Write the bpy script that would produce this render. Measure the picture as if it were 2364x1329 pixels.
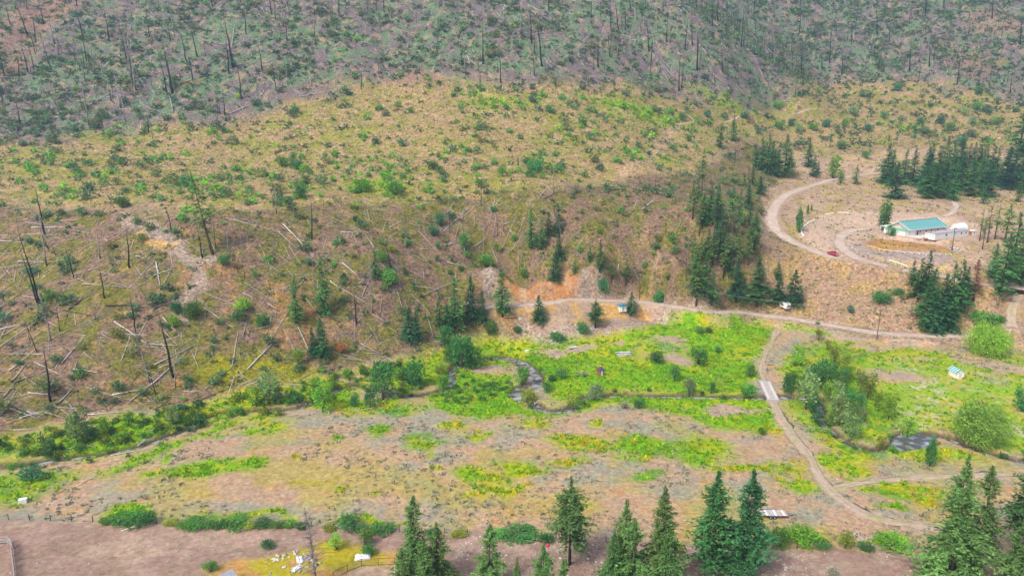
import bpy, math, random
import numpy as np
from mathutils import Vector, Matrix
R = math.radians
rng = np.random.default_rng(7)
random.seed(7)
for o in list(bpy.data.objects): bpy.data.objects.remove(o, do_unlink=True)
scn = bpy.context.scene
COL = scn.collection

# ------------------------------------------------------------ camera, sky, sun, exposure
CAM_H, PITCH, FPX, PW, PH = 85.0, R(14.0), 1650.0, 2364.0, 1329.0
cam_d = bpy.data.cameras.new('camera'); cam = bpy.data.objects.new('camera', cam_d); COL.objects.link(cam)
cam.location = (0, 0, CAM_H); cam.rotation_euler = (R(90) - PITCH, 0, 0)
cam_d.sensor_width = 36.0; cam_d.lens = 36.0 * FPX / PW; cam_d.clip_start = 1.0; cam_d.clip_end = 6000
scn.camera = cam
SUN_EL, SUN_AZ = 48.0, -138.0         # azimuth: degrees from +Y (away from the camera) towards +X
w = bpy.data.worlds.new('World'); scn.world = w; w.use_nodes = True
nt = w.node_tree; nt.nodes.clear()
sky = nt.nodes.new('ShaderNodeTexSky'); sky.sky_type = 'NISHITA'; sky.sun_disc = False
sky.sun_elevation = R(SUN_EL); sky.sun_rotation = R(SUN_AZ)
sky.air_density = 1.0; sky.dust_density = 6.0; sky.ozone_density = 1.0
bg = nt.nodes.new('ShaderNodeBackground'); bg.inputs['Strength'].default_value = 0.105
wo = nt.nodes.new('ShaderNodeOutputWorld')
nt.links.new(sky.outputs[0], bg.inputs[0]); nt.links.new(bg.outputs[0], wo.inputs[0])
sun_d = bpy.data.lights.new('sun', 'SUN'); sun = bpy.data.objects.new('sun', sun_d); COL.objects.link(sun)
sun_d.energy = 1.5; sun_d.angle = R(13); sun_d.color = (1.0, 0.95, 0.88)
sd = Vector((math.sin(R(SUN_AZ)) * math.cos(R(SUN_EL)), math.cos(R(SUN_AZ)) * math.cos(R(SUN_EL)), math.sin(R(SUN_EL))))
sun.rotation_euler = sd.to_track_quat('Z', 'Y').to_euler(); sun.location = (0, 100, 300)
scn.view_settings.view_transform = 'Standard'; scn.view_settings.look = 'None'
scn.view_settings.gamma = 1.0; scn.view_settings.exposure = 0.92; scn.view_settings.use_curve_mapping = False
scn.render.engine = 'CYCLES'
scn.cycles.max_bounces = 5; scn.cycles.diffuse_bounces = 2; scn.cycles.volume_bounces = 0; scn.cycles.transparent_max_bounces = 8

# ------------------------------------------------------------ numpy noise
_perm = np.random.default_rng(11).random((256, 256))
def vnoise(x, y, s=0):
    xi = np.floor(x).astype(int); yi = np.floor(y).astype(int)
    fx = x - xi; fy = y - yi
    fx = fx * fx * (3 - 2 * fx); fy = fy * fy * (3 - 2 * fy)
    xi = xi + 37 * s; yi = yi + 91 * s
    a = _perm[xi % 256, yi % 256]; b = _perm[(xi + 1) % 256, yi % 256]
    c = _perm[xi % 256, (yi + 1) % 256]; d = _perm[(xi + 1) % 256, (yi + 1) % 256]
    return (a * (1 - fx) + b * fx) * (1 - fy) + (c * (1 - fx) + d * fx) * fy
def fbm(x, y, sc, oct=4, s=0):
    r = 0.0; a = 0.5; t = 0.0
    for k in range(oct):
        ca, sa = math.cos(k * 0.7 + .3), math.sin(k * 0.7 + .3)
        r = r + a * vnoise((x * ca - y * sa) / sc, (x * sa + y * ca) / sc, s + k); t += a; a *= .5; sc *= .5
    return r / t
def sstep(a, b, x):
    t = np.clip((x - a) / (b - a), 0, 1); return t * t * (3 - 2 * t)

# ------------------------------------------------------------ pixel -> ray (only a direction), ground control points
def ray(px, py):
    u = (np.asarray(px, float) - PW / 2) / FPX; v = (np.asarray(py, float) - PH / 2) / FPX
    return u, math.cos(PITCH) - v * math.sin(PITCH), -math.sin(PITCH) - v * math.cos(PITCH)
def project(x, y, z):
    zz = z - CAM_H
    d = y * math.cos(PITCH) - zz * math.sin(PITCH); up = y * math.sin(PITCH) + zz * math.cos(PITCH)
    return PW / 2 + FPX * x / d, PH / 2 - FPX * up / d, d
def byz(px, py, z):
    u, dy, dz = ray(px, py); t = (z - CAM_H) / dz; return (u * t, dy * t, z)
def byY(px, py, Y):
    u, dy, dz = ray(px, py); t = Y / dy; return (u * t, Y, CAM_H + dz * t)
CP = []
for a in [(-150,1329,1.5),(300,1329,1.5),(800,1329,1.5),(1200,1329,2),(1800,1329,2),(2364,1329,2.5),(-250,1190,.8),(200,1190,.6),(700,1195,.6),(1200,1215,.8),(1800,1225,1),(2364,1160,1),
          (-250,1100,0),(0,1085,-.2),(400,1000,0),(700,960,0),(1000,930,.1),(1250,960,.2),(1700,940,.3),(2100,1050,.5),(2364,1070,.6),(2600,1060,.8),(500,1090,.8),(1000,1060,.9),(1500,1060,.9),(1800,1100,1),
          (1300,850,.6),(1600,800,.8),(1680,735,2.0),(1800,800,1.2),(2000,860,1.2),(2300,870,2),(2250,800,2.8),(2600,850,2),(1500,860,.6),(1950,780,2.2),
          (-100,1040,2),(0,1005,2.5),(200,965,2),(450,925,1.5),(700,880,1.5),(900,835,1.8),(1050,795,2.2),
          (1120,775,2),(1210,783,1.2),(1290,790,1),(1400,775,1.2),(1490,757,1.6),(1540,738,2.2),
          (1130,742,6.5),(1180,740,6.8),(1300,748,6.6),(1420,742,6.8),(1500,728,7),(1545,713,6.5),
          (1150,690,10),(1200,692,9.6),(1300,692,9.5),(1400,686,9.8),(1480,690,9),
          (1130,625,22),(1190,655,17.5),(1250,648,19),(1300,620,22),(1330,622,21.5),(1380,612,23),(1430,655,15),(1540,690,9.5),
          (1620,706,6.0),(1720,718,5),(1814,724,4.6),(1900,742,4),(2025,768,3.6),(2120,773,3.3),(2230,776,3.2),(2364,770,3.4),(2600,760,4),
          (0,470,46),(200,488,46),(400,500,45.5),(600,482,47),(800,470,47),(1000,455,47.5),(1200,450,48),(1400,420,49.5),(1560,400,51),
          (-200,470,46),(0,660,25),(300,690,24),(600,660,25),(900,620,27),(1150,560,34),(1400,540,36),(1560,560,33),(1640,640,19),(1560,640,19),
          (1650,480,44),(1720,520,35),(1740,600,24),(1760,660,13),(1690,690,8.5),
          (1775,490,33),(1800,548,26.5),(1860,575,24.5),(1925,590,23.6),(1970,600,23),(2093,622,22),(2250,650,21),(2364,668,20.5),(2550,670,20),
          (1860,650,14.5),(2000,690,11.5),(1900,700,8.5),(2070,710,11),(2200,730,9),(2330,730,10),
          (2000,560,26.5),(2100,570,26.5),(2200,586,25.5),(1950,530,28.5),(2090,545,26.8),(2160,555,26.7),(2236,550,27),(2300,570,26),(2364,590,25.5),(2550,580,26)]:
    CP.append(byz(*a))
for a in [(1850,470,400),(2000,470,400),(2150,470,400),(2330,480,395),(2600,480,400),(1850,430,440),(1975,410,478),(2150,420,468),(2350,420,468),
          (1730,420,420),(1800,380,478),(1900,365,510),(2050,345,535),(2200,345,535),(2364,345,535),(1720,320,500),(1850,320,548),(2000,310,570),(2364,310,575),
          (1650,270,545),(1800,264,590),(2000,264,610),(2200,300,590),(2600,300,590),
          (0,400,345),(0,330,400),(0,165,475),(0,0,565),(300,400,355),(300,310,420),(300,150,485),(300,0,570),(-300,330,400),(-300,0,565),
          (600,400,365),(600,290,440),(600,200,475),(600,0,585),(900,380,375),(900,300,430),(900,215,482),(900,100,535),(900,0,595),
          (1200,380,372),(1200,300,430),(1200,250,462),(1200,200,495),(1200,100,546),(1200,0,608),(1450,380,385),(1450,300,455),(1450,230,510),(1450,110,580),(1450,0,635),
          (1560,0,650),(1690,105,622),(1820,222,592),(1640,200,560),(1600,120,590),
          (1900,190,690),(1900,100,745),(1800,60,780),(1740,0,822),(2100,205,675),(2100,100,740),(2000,0,850),(2364,240,640),(2364,100,710),(2364,0,780),(2650,220,640),(2650,0,780)]:
    CP.append(byY(*a))
for X in (-900, -450, 0, 450, 900):
    CP += [(X, -600, 40), (X, -250, 8), (X, 20, 3), (X, 1000, 370 + X * .05), (X, 1450, 520), (X, 2000, 560)]
CP += [(-600,150,2),(-600,300,46),(-600,420,70),(-600,600,180),(600,150,3),(600,300,8),(600,380,28),(600,500,45),(600,640,90),(600,800,190),(-1200,200,5),(-1200,600,180),(1200,200,5),(1200,600,90)]
CP = np.array(CP, float)
_c = 6.0
def _phi(d2): return np.sqrt(d2 + _c * _c)
_n = len(CP)
_A = np.zeros((_n + 3, _n + 3)); _d2 = (CP[:, None, 0] - CP[None, :, 0]) ** 2 + (CP[:, None, 1] - CP[None, :, 1]) ** 2
_A[:_n, :_n] = _phi(_d2) - np.eye(_n) * 2.0; _A[:_n, _n] = 1; _A[:_n, _n + 1] = CP[:, 0]; _A[:_n, _n + 2] = CP[:, 1]; _A[_n:, :_n] = _A[:_n, _n:].T
_S = 1e-0
_wgt = np.linalg.solve(_A, np.concatenate([CP[:, 2], [0, 0, 0]]))
def height_raw(x, y):
    sh = np.shape(x); x = np.ravel(x).astype(float); y = np.ravel(y).astype(float); out = np.empty(len(x))
    for i in range(0, len(x), 20000):
        a = x[i:i + 20000]; b = y[i:i + 20000]
        d2 = (a[:, None] - CP[None, :, 0]) ** 2 + (b[:, None] - CP[None, :, 1]) ** 2
        out[i:i + 20000] = _phi(d2) @ _wgt[:_n] + _wgt[_n] + _wgt[_n + 1] * a + _wgt[_n + 2] * b
    return out.reshape(sh)
def axis(segs):
    out = [segs[0][0]]
    for a, b, st in segs:
        n = max(1, int(round((b - a) / st))); out += list(a + (b - a) * np.arange(1, n + 1) / n)
    return np.array(out)
XS = axis([(-1200,-700,60),(-700,-430,14),(-430,-240,2.4),(-240,240,0.84),(240,430,2.1),(430,600,3.2),(600,800,14),(800,1200,60)])
YS = axis([(-500,60,60),(60,105,4),(105,300,0.8),(300,460,1.3),(460,720,2.1),(720,900,4),(900,1100,12),(1100,1600,60)])
GX, GY = np.meshgrid(XS, YS)
# the raw surface is smooth: evaluate coarsely, then resample
_cx = axis([(-1200,-440,40),(-440,600,4),(600,1200,40)]); _cy = axis([(-500,100,30),(100,720,3),(720,1600,20)])
_cg = height_raw(*np.meshgrid(_cx, _cy))
def bil(gx, gy, g, x, y):
    i = np.clip(np.searchsorted(gx, x) - 1, 0, len(gx) - 2); j = np.clip(np.searchsorted(gy, y) - 1, 0, len(gy) - 2)
    fx = np.clip((x - gx[i]) / (gx[i + 1] - gx[i]), 0, 1); fy = np.clip((y - gy[j]) / (gy[j + 1] - gy[j]), 0, 1)
    return (g[j, i] * (1 - fx) + g[j, i + 1] * fx) * (1 - fy) + (g[j + 1, i] * (1 - fx) + g[j + 1, i + 1] * fx) * fy
GZ = bil(_cx, _cy, _cg, GX, GY)
# relief: rougher on the slopes than on the valley floor
hill = sstep(3, 22, GZ); mtn = sstep(70, 120, GZ)
GZ = GZ + (fbm(GX, GY, 26, 4, 1) - .5) * (0.5 + 3.6 * hill + 5 * mtn) + (fbm(GX, GY, 5, 3, 5) - .5) * (0.25 + 0.7 * hill)
gl = fbm(GX * 1.0 + GY * .25, GY * .28, 30, 3, 9)
GZ = GZ - mtn * 7 * np.clip(.45 - gl, 0, 1) * 2
def H(x, y): return bil(XS, YS, GZ, np.asarray(x, float), np.asarray(y, float))
def pix(px, py):
    """ground point seen at a photo pixel: march the ray until it meets the terrain"""
    px = np.atleast_1d(np.asarray(px, float)); py = np.atleast_1d(np.asarray(py, float))
    u, dy, dz = ray(px, py); lo = np.full(len(px), 95.0); done = np.zeros(len(px), bool); hi = np.full(len(px), 1500.0)
    t = 95.0
    while t < 1500 and not done.all():
        t2 = t + (1.0 if t < 400 else 2.5)
        hit = (~done) & (CAM_H + dz * t2 < H(u * t2, dy * t2))
        lo[hit] = t; hi[hit] = t2; done |= hit; t = t2
    for _ in range(8):
        m = (lo + hi) / 2; b = CAM_H + dz * m < H(u * m, dy * m)
        hi = np.where(b, m, hi); lo = np.where(b, lo, m)
    x, y = u * hi, dy * hi
    return x, y, H(x, y)
def P(px, py):
    x, y, z = pix([px], [py]); return Vector((x[0], y[0], z[0]))
def pixpoly(pts):
    a = np.array(pts, float); x, y, _ = pix(a[:, 0], a[:, 1]); return np.stack([x, y], 1)
def seg_dist(x, y, line):
    """distance to a polyline and the index parameter of the nearest point"""
    best = np.full(np.shape(x), 1e9); bt = np.zeros(np.shape(x))
    for i in range(len(line) - 1):
        a = line[i]; b = line[i + 1]; d = b - a; L = max(1e-9, d @ d)
        t = np.clip(((x - a[0]) * d[0] + (y - a[1]) * d[1]) / L, 0, 1)
        q = np.hypot(x - a[0] - t * d[0], y - a[1] - t * d[1]); m = q < best
        best = np.where(m, q, best); bt = np.where(m, i + t, bt)
    return best, bt
def inside(x, y, poly):
    r = np.zeros(np.shape(x), bool); n = len(poly)
    for i in range(n):
        a = poly[i]; b = poly[(i + 1) % n]
        c = ((a[1] > y) != (b[1] > y)) & (x < (b[0] - a[0]) * (y - a[1]) / (b[1] - a[1] + 1e-12) + a[0]); r ^= c
    return r
def polymask(x, y, poly, soft):
    """1 inside the polygon, 0 outside, with a soft edge of that many metres"""
    m = np.zeros(np.shape(x)); lo = poly.min(0) - soft * 2; hi = poly.max(0) + soft * 2
    s = (x > lo[0]) & (x < hi[0]) & (y > lo[1]) & (y < hi[1])
    if not s.any(): return m
    xs, ys = x[s], y[s]; d, _ = seg_dist(xs, ys, np.vstack([poly, poly[:1]]))
    d = np.where(inside(xs, ys, poly), d, -d); m[s] = sstep(-soft, soft, d); return m
def smooth_line(pts, step=1.2):
    pts = np.asarray(pts, float); n = len(pts); out = []
    for i in range(n - 1):
        p0 = pts[max(i - 1, 0)]; p1 = pts[i]; p2 = pts[i + 1]; p3 = pts[min(i + 2, n - 1)]
        k = max(2, int(np.linalg.norm(p2 - p1) / step))
        for j in range(k):
            t = j / k
            out.append(.5 * ((2 * p1) + (-p0 + p2) * t + (2 * p0 - 5 * p1 + 4 * p2 - p3) * t * t + (-p0 + 3 * p1 - 3 * p2 + p3) * t ** 3))
    out.append(pts[-1]); return np.array(out)

# ------------------------------------------------------------ roads, pads and the creek shape the ground
ROADS = [  # name, label-free structure; width m, pixels along the centre line, two-track?
 ('dirt_road', 5.2, [(2045,396),(1975,405),(1900,419),(1842,437),(1802,460),(1783,490),(1788,520),(1812,548),(1860,572),(1915,590),(1975,602),(2035,614),(2095,624),(2165,635),(2250,650),(2364,668),(2480,680)], 0),
 ('driveway', 5.0, [(2050,618),(1995,600),(1958,583),(1940,563),(1940,546),(1962,533),(2000,526),(2040,526)], 0),
 ('valley_road', 4.6, [(1120,712),(1180,704),(1250,698),(1330,695),(1410,692),(1490,699),(1560,709),(1640,714),(1720,722),(1800,733),(1880,744),(1960,757),(2040,768),(2120,775),(2220,777),(2364,771),(2500,766)], 0),
 ('upper_track', 3.2, [(1560,288),(1620,279),(1700,272),(1780,266),(1840,262),(1960,260),(2035,268),(2100,288),(2200,304),(2300,314),(2400,322)], 1),
 ('farm_track', 2.5, [(1786,922),(1798,955),(1824,995),(1858,1035),(1884,1080),(1905,1117),(1950,1158),(2010,1190),(2090,1207),(2180,1217),(2330,1232)], 1),
 ('meadow_track', 2.2, [(1793,764),(1784,785),(1768,815),(1760,850),(1766,884)], 1),
 ('field_track', 2.2, [(1925,1128),(1990,1114),(2060,1105),(2150,1099),(2260,1097),(2420,1094)], 1),
 ('back_lane', 3.0, [(2170,444),(2196,462),(2208,474),(2200,488),(2178,502)], 0),
 ('steep_track', 3.4, [(2352,672),(2340,700),(2334,735),(2338,768)], 1)]
PADS = [([(2042,548),(2240,572),(2262,540),(2180,500),(2050,512)], None), ([(1755,1168),(1830,1168),(1835,1200),(1755,1200)], None), ([(2185,880),(2232,880),(2232,842),(2185,842)], None)]
for pp, _ in PADS:
    poly = pixpoly(pp); m = polymask(GX, GY, poly, 3.0); zc = H(poly[:, 0], poly[:, 1]).mean(); GZ = GZ * (1 - m) + zc * m
road_data = []
for name, wd, pts, tw in ROADS:
    ln = smooth_line(pixpoly(pts), 1.0)
    z = H(ln[:, 0], ln[:, 1])
    k = 15; zp = np.pad(z, k, mode='edge'); z = np.convolve(zp, np.ones(2 * k + 1) / (2 * k + 1), 'valid')
    road_data.append([name, wd, ln, z, tw])
for name, wd, ln, z, tw in road_data:
    lo = ln.min(0) - 12; hi = ln.max(0) + 12
    s = (GX > lo[0]) & (GX < hi[0]) & (GY > lo[1]) & (GY < hi[1])
    d, t = seg_dist(GX[s], GY[s], ln[::3] if len(ln) % 3 == 1 else np.vstack([ln[::3], ln[-1:]]))
    zr = np.interp(np.clip(t * 3, 0, len(z) - 1), np.arange(len(z)), z)
    m = 1 - sstep(wd * .5 + .6, wd * .5 + 5.0, d)
    GZ[s] = GZ[s] * (1 - m) + (zr - .05) * m
CREEK = [(-160,1092,1.7),(0,1076,1.7),(150,1056,1.5),(290,1036,1.5),(400,1000,1.6),(455,972,1.5),(510,950,1.4),(600,943,1.2),(690,940,1.5),(745,912,2.4),(800,888,2.2),(860,890,2.0),(930,912,2.6),(1000,905,2.0),(1040,888,2.0),(1043,858,1.8),(1060,836,2.2),(1110,828,2.4),(1160,826,2.4),(1205,838,3.0),(1232,858,4.0),(1228,884,4.6),(1196,902,3.6),(1202,918,3.0),(1238,932,2.4),(1252,944,2.6),(1290,947,2.8),(1322,938,2.4),(1345,918,2.2),(1390,911,2.4),(1480,912,2.6),(1560,913,2.2),(1660,915,2.2),(1760,917,2.4),(1830,913,2.6),(1878,922,2.2),(1892,948,2.3),(1903,978,1.9),(1945,1010,1.6),(1990,1030,1.8),(2040,1036,1.5),(2078,1028,3.4),(2110,1012,7.2),(2150,1000,2.6),(2190,1008,1.8),(2260,1036,1.6),(2364,1062,1.7),(2500,1082,2.8)]
c_pts = pixpoly([(a, b) for a, b, _ in CREEK])
creek = smooth_line(np.column_stack([c_pts, [c * (.55 if c > 2.9 else .42) for _, _, c in CREEK]]), 1.0)
cz = H(creek[:, 0], creek[:, 1]); cz = np.convolve(np.pad(cz, 20, mode='edge'), np.ones(41) / 41, 'valid') - .95
lo = creek.min(0) - 12; hi = creek.max(0) + 12
s = (GX > lo[0]) & (GX < hi[0]) & (GY > lo[1]) & (GY < hi[1])
cd, ct = seg_dist(GX[s], GY[s], creek[:, :2])
chw = np.interp(ct, np.arange(len(creek)), creek[:, 2]) * (.8 + .5 * fbm(GX[s], GY[s], 6, 2, 21)); cw = np.interp(ct, np.arange(len(creek)), cz)
mb = 1 - sstep(chw + .1, chw + 1.3, cd); GZ[s] = GZ[s] * (1 - mb) + np.minimum(GZ[s], cw - .35) * mb
mb2 = (1 - sstep(chw + 1.0, chw + 5, cd)); GZ[s] = np.where(mb > .5, GZ[s], GZ[s] * (1 - .5 * mb2) + (cw + .95) * .5 * mb2)
creek_d = np.full(GX.shape, 99.0); creek_d[s] = cd - chw

# ------------------------------------------------------------ ground cover zones
wx = GX + (fbm(GX, GY, 9, 3, 31) - .5) * 9; wy = GY + (fbm(GX, GY, 9, 3, 35) - .5) * 9
wx2 = GX + (fbm(GX, GY, 22, 3, 41) - .5) * 26; wy2 = GY + (fbm(GX, GY, 22, 3, 45) - .5) * 26
VALLEY = pixpoly([(-300,1068),(0,1008),(200,962),(450,925),(700,875),(900,830),(1050,795),(1120,778),(1210,785),(1290,790),(1400,775),(1490,757),(1540,735),(1560,722),(1650,717),(1760,737),(1850,749),(1950,767),(2040,780),(2120,787),(2240,790),(2364,781),(2700,770),(2700,1600),(-300,1600)])
BENCH = pixpoly([(-300,335),(0,335),(300,310),(500,285),(650,245),(800,200),(1000,190),(1200,190),(1400,195),(1550,235),(1700,250),(1830,225),(1900,190),(2100,190),(2364,235),(2700,235),(2700,335),(2364,345),(2200,340),(2050,345),(1900,360),(1800,340),(1700,330),(1640,390),(1560,405),(1400,425),(1250,450),(1150,445),(1000,460),(850,475),(650,480),(450,500),(250,490),(0,470),(-300,470)])
MTN = pixpoly([(-300,335),(0,335),(300,310),(500,285),(650,245),(800,200),(1000,190),(1200,190),(1400,195),(1550,235),(1700,250),(1830,225),(1900,190),(2100,190),(2364,235),(2700,235)])
MTN = np.vstack([MTN, [[1200, 640], [1200, 1600], [-1200, 1600], [-1200, 420]]])
BURN = pixpoly([(-300,470),(0,470),(250,490),(450,500),(650,480),(850,475),(1000,460),(1150,445),(1250,450),(1400,425),(1560,405),(1640,390),(1700,330),(1800,345),(1790,420),(1755,480),(1745,560),(1760,620),(1770,705),(1700,712),(1560,705),(1450,690),(1330,690),(1150,695),(1120,770),(1050,795),(900,830),(700,875),(450,925),(200,962),(0,1008),(-300,1068)])
TERR = pixpoly([(1800,345),(1900,360),(2050,345),(2364,345),(2700,335),(2700,690),(2364,672),(2090,628),(1970,606),(1900,592),(1840,572),(1790,540),(1765,480),(1790,420)])
DRY = pixpoly([(1745,560),(1790,545),(1840,575),(1900,595),(1970,608),(2090,630),(2364,675),(2700,690),(2700,770),(2364,781),(2240,776),(2120,773),(2040,766),(1900,742),(1770,718),(1765,640)])
CAMP = pixpoly([(1130,700),(1200,692),(1300,690),(1400,686),(1490,690),(1560,708),(1545,722),(1500,735),(1420,748),(1300,752),(1180,745),(1120,738)])
BANK = pixpoly([(1180,743),(1300,750),(1420,745),(1500,731),(1550,715),(1555,724),(1540,738),(1490,760),(1400,778),(1290,792),(1205,786)])
ORANGE = pixpoly([(1150,640),(1185,655),(1232,658),(1280,645),(1308,612),(1330,624),(1342,655),(1335,678),(1290,690),(1240,692),(1180,690),(1160,672)])
GREYCUT = pixpoly([(1110,622),(1150,622),(1152,650),(1165,690),(1130,700),(1115,665)])
GREYCUT2 = pixpoly([(1335,628),(1370,612),(1395,620),(1392,650),(1420,665),(1430,690),(1340,694),(1330,680)])
FORE = pixpoly([(-300,1207),(0,1199),(200,1204),(450,1208),(700,1213),(1000,1222),(1400,1246),(1700,1264),(2130,1264),(2364,1246),(2700,1240),(2700,1600),(-300,1600)])
LUSH = [([(1040,800),(1120,778),(1210,787),(1290,792),(1400,777),(1490,759),(1545,736),(1570,722),(1650,718),(1750,737),(1795,765),(1775,800),(1748,830),(1743,870),(1748,912),(1560,910),(1400,908),(1350,915),(1290,935),(1250,925),(1245,870),(1190,835),(1050,835)], .95),
 ([(960,940),(1060,900),(1170,875),(1200,925),(1250,950),(1300,955),(1345,925),(1400,917),(1560,918),(1760,922),(1785,945),(1795,1000),(1740,1003),(1650,985),(1560,955),(1470,938),(1390,935),(1320,952),(1270,965),(1190,960),(1100,965)], .95),
 ([(1905,770),(1985,790),(2070,800),(2180,812),(2230,840),(2364,812),(2600,810),(2600,1060),(2364,1050),(2250,1020),(2160,990),(2080,1000),(2030,1030),(1960,1010),(1900,960),(1890,910),(1820,905),(1800,860),(1830,800)], .80),
 ([(1820,748),(1900,762),(1980,775),(1975,782),(1890,772),(1815,762)], .8),
 ([(-200,1050),(0,1005),(150,985),(300,952),(480,925),(560,900),(700,878),(900,838),(1050,795),(1190,835),(1200,900),(1060,940),(900,965),(800,965),(700,950),(560,955),(480,975),(380,1010),(300,1050),(100,1068),(-200,1100)], .85),
 ([(1795,925),(1870,928),(1890,985),(1985,1038),(2080,1042),(2180,1030),(2300,1060),(2180,1062),(2050,1062),(1960,1085),(1905,1030),(1850,985)], .8),
 ([(240,1088),(330,1052),(420,1012),(520,972),(640,950),(640,962),(540,985),(440,1025),(350,1062),(260,1098)], 1.0),
 ([(-100,1100),(60,1092),(180,1085),(200,1095),(120,1130),(40,1165),(-100,1190)], .8)]
BLOB = [(610,990,50,16,'g'),(474,1079,75,17,'g'),(558,1079,45,13,'g'),(501,1014,25,10,'g'),(623,990,45,14,'g'),(762,1007,18,8,'g'),(355,1096,35,6,'g'),(728,1116,55,12,'o'),(383,1065,12,8,'g'),(290,1180,50,14,'g'),(687,1051,20,7,'y'),
 (990,1014,48,20,'g'),(997,1045,12,12,'y'),(1098,1096,60,20,'g'),(1203,1079,55,17,'g'),(1149,1126,55,18,'y'),(1085,1146,40,8,'y'),(1339,1018,75,15,'y'),(1474,1028,115,28,'g'),(1600,1048,60,25,'g'),(1305,1062,42,13,'y'),(1494,1096,38,11,'g'),(1386,974,22,7,'y'),(1105,1001,32,12,'y'),(1051,977,24,12,'y'),(1244,984,42,12,'y'),(895,1130,18,6,'y'),(1003,1085,20,5,'y'),(807,1119,15,5,'y'),(865,991,28,12,'g'),(1366,1170,18,12,'o'),
 (1598,1035,75,28,'g'),(1716,960,90,20,'g'),(1767,991,50,10,'y'),(1801,1079,75,16,'y'),(1700,1079,65,12,'y'),(1835,1113,35,14,'g'),(1943,1079,52,26,'g'),(1913,1021,20,10,'y'),(2106,1052,60,8,'y'),(2038,1130,62,16,'g'),(2122,1143,50,18,'y'),(2055,1174,45,10,'g'),(1858,1231,62,14,'g'),(2051,1245,54,13,'g'),(1975,1128,25,10,'g'),
 (640,850,90,28,'o2'),(520,860,70,34,'o2'),(1150,235,70,16,'s'),(1490,265,80,20,'s'),(1700,245,70,10,'s'),(2090,295,50,9,'s'),(870,430,70,16,'s'),(600,1195,200,8,'g'),(300,1186,60,12,'g'),(860,1200,80,8,'g'),(1200,1222,60,8,'g'),(1520,370,60,6,'s')]
DIRTB = [(1290,815,36,12),(1352,803,34,7),(1566,832,34,11),(1430,790,20,6),(2060,866,60,11),(1945,778,62,10),(2010,800,40,9),(1560,785,30,6),(2120,790,90,8),(2290,840,60,9),(1690,945,60,8),(660,938,48,9),(870,905,30,10),(1120,855,50,9),(990,898,30,8),(640,905,40,8),(800,865,60,8),(1240,815,20,6),(960,920,30,8),(2330,850,50,14),(700,955,60,6)]
def ell_mask(cx, cy, rx, ry, X, Y, soft=.6):
    c = P(cx, cy); e = P(cx + rx, cy); f = P(cx, cy - ry)
    a = max(1.0, (e - c).length); b = max(1.0, abs(f.y - c.y))
    q = np.hypot((X - c.x) / a, (Y - c.y) / b)
    return 1 - sstep(1 - soft, 1 + soft, q)
def C(r, g, b): return np.array([r, g, b])
def mixc(base, col, m): return base * (1 - m[..., None]) + col * m[..., None]
n1 = fbm(GX, GY, 3.2, 3, 51); n2 = fbm(GX, GY, 14, 4, 55); n3 = fbm(GX, GY, 1.6, 2, 61); n4 = fbm(GX, GY, 34, 3, 71); n5 = fbm(GX, GY, 6.5, 3, 81)
mV = polymask(wx, wy, VALLEY, 1.5); mB = polymask(wx2, wy2, BENCH, 9); mM = polymask(wx2, wy2, MTN, 20); mU = polymask(wx, wy, BURN, 3)
mT = polymask(wx, wy, TERR, 3); mD = polymask(wx, wy, DRY, 3)
col = np.ones(GX.shape + (3,)) * C(.30, .23, .17)
# mountainside: mauve-brown burnt soil, olive ground cover, grey litter
c_m = mixc(np.ones_like(col) * C(.20, .165, .168), C(.155, .225, .135), sstep(.42, .62, n5 * .55 + n2 * .45))
c_m = mixc(c_m, C(.36, .28, .20), sstep(.60, .72, n1)); c_m = mixc(c_m, C(.33, .16, .09), sstep(.72, .80, n4 * .6 + n5 * .4) * .6)
col = mixc(col, 0, mM) + c_m * mM[..., None]
# bench: straw grass with yellow-green and bare tan
c_b = mixc(np.ones_like(col) * C(.41, .305, .175), C(.30, .295, .09), sstep(.42, .64, n5 * .5 + n2 * .5)); c_b = mixc(c_b, C(.50, .37, .24), sstep(.58, .70, n1)); c_b = mixc(c_b, C(.25, .22, .10), sstep(.58, .72, n3) * .6)
col = mixc(col, 0, mB) + c_b * mB[..., None]
# burnt slope below the bench
c_u = mixc(np.ones_like(col) * C(.27, .19, .135), C(.20, .19, .06), sstep(.42, .57, n5 * .6 + n2 * .4)); c_u = mixc(c_u, C(.39, .27, .165), sstep(.58, .70, n1) * .7); c_u = mixc(c_u, C(.20, .155, .125), sstep(.56, .70, n3) * .6); c_u = mixc(c_u, C(.42, .24, .12), sstep(.66, .76, n4 * .5 + n1 * .5) * .5)
col = mixc(col, 0, mU) + c_u * mU[..., None]
c_t = mixc(np.ones_like(col) * C(.50, .375, .275), C(.42, .345, .16), sstep(.52, .66, n5)); c_t = mixc(c_t, C(.36, .265, .205), sstep(.55, .68, n1) * .7); c_t = mixc(c_t, C(.53, .38, .20), sstep(.60, .72, n2) * .5)
col = mixc(col, 0, mT) + c_t * mT[..., None]
c_d = mixc(np.ones_like(col) * C(.38, .27, .195), C(.42, .30, .165), sstep(.5, .66, n5)); c_d = mixc(c_d, C(.30, .25, .13), sstep(.60, .72, n1) * .6)
col = mixc(col, 0, mD) + c_d * mD[..., None]
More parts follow.
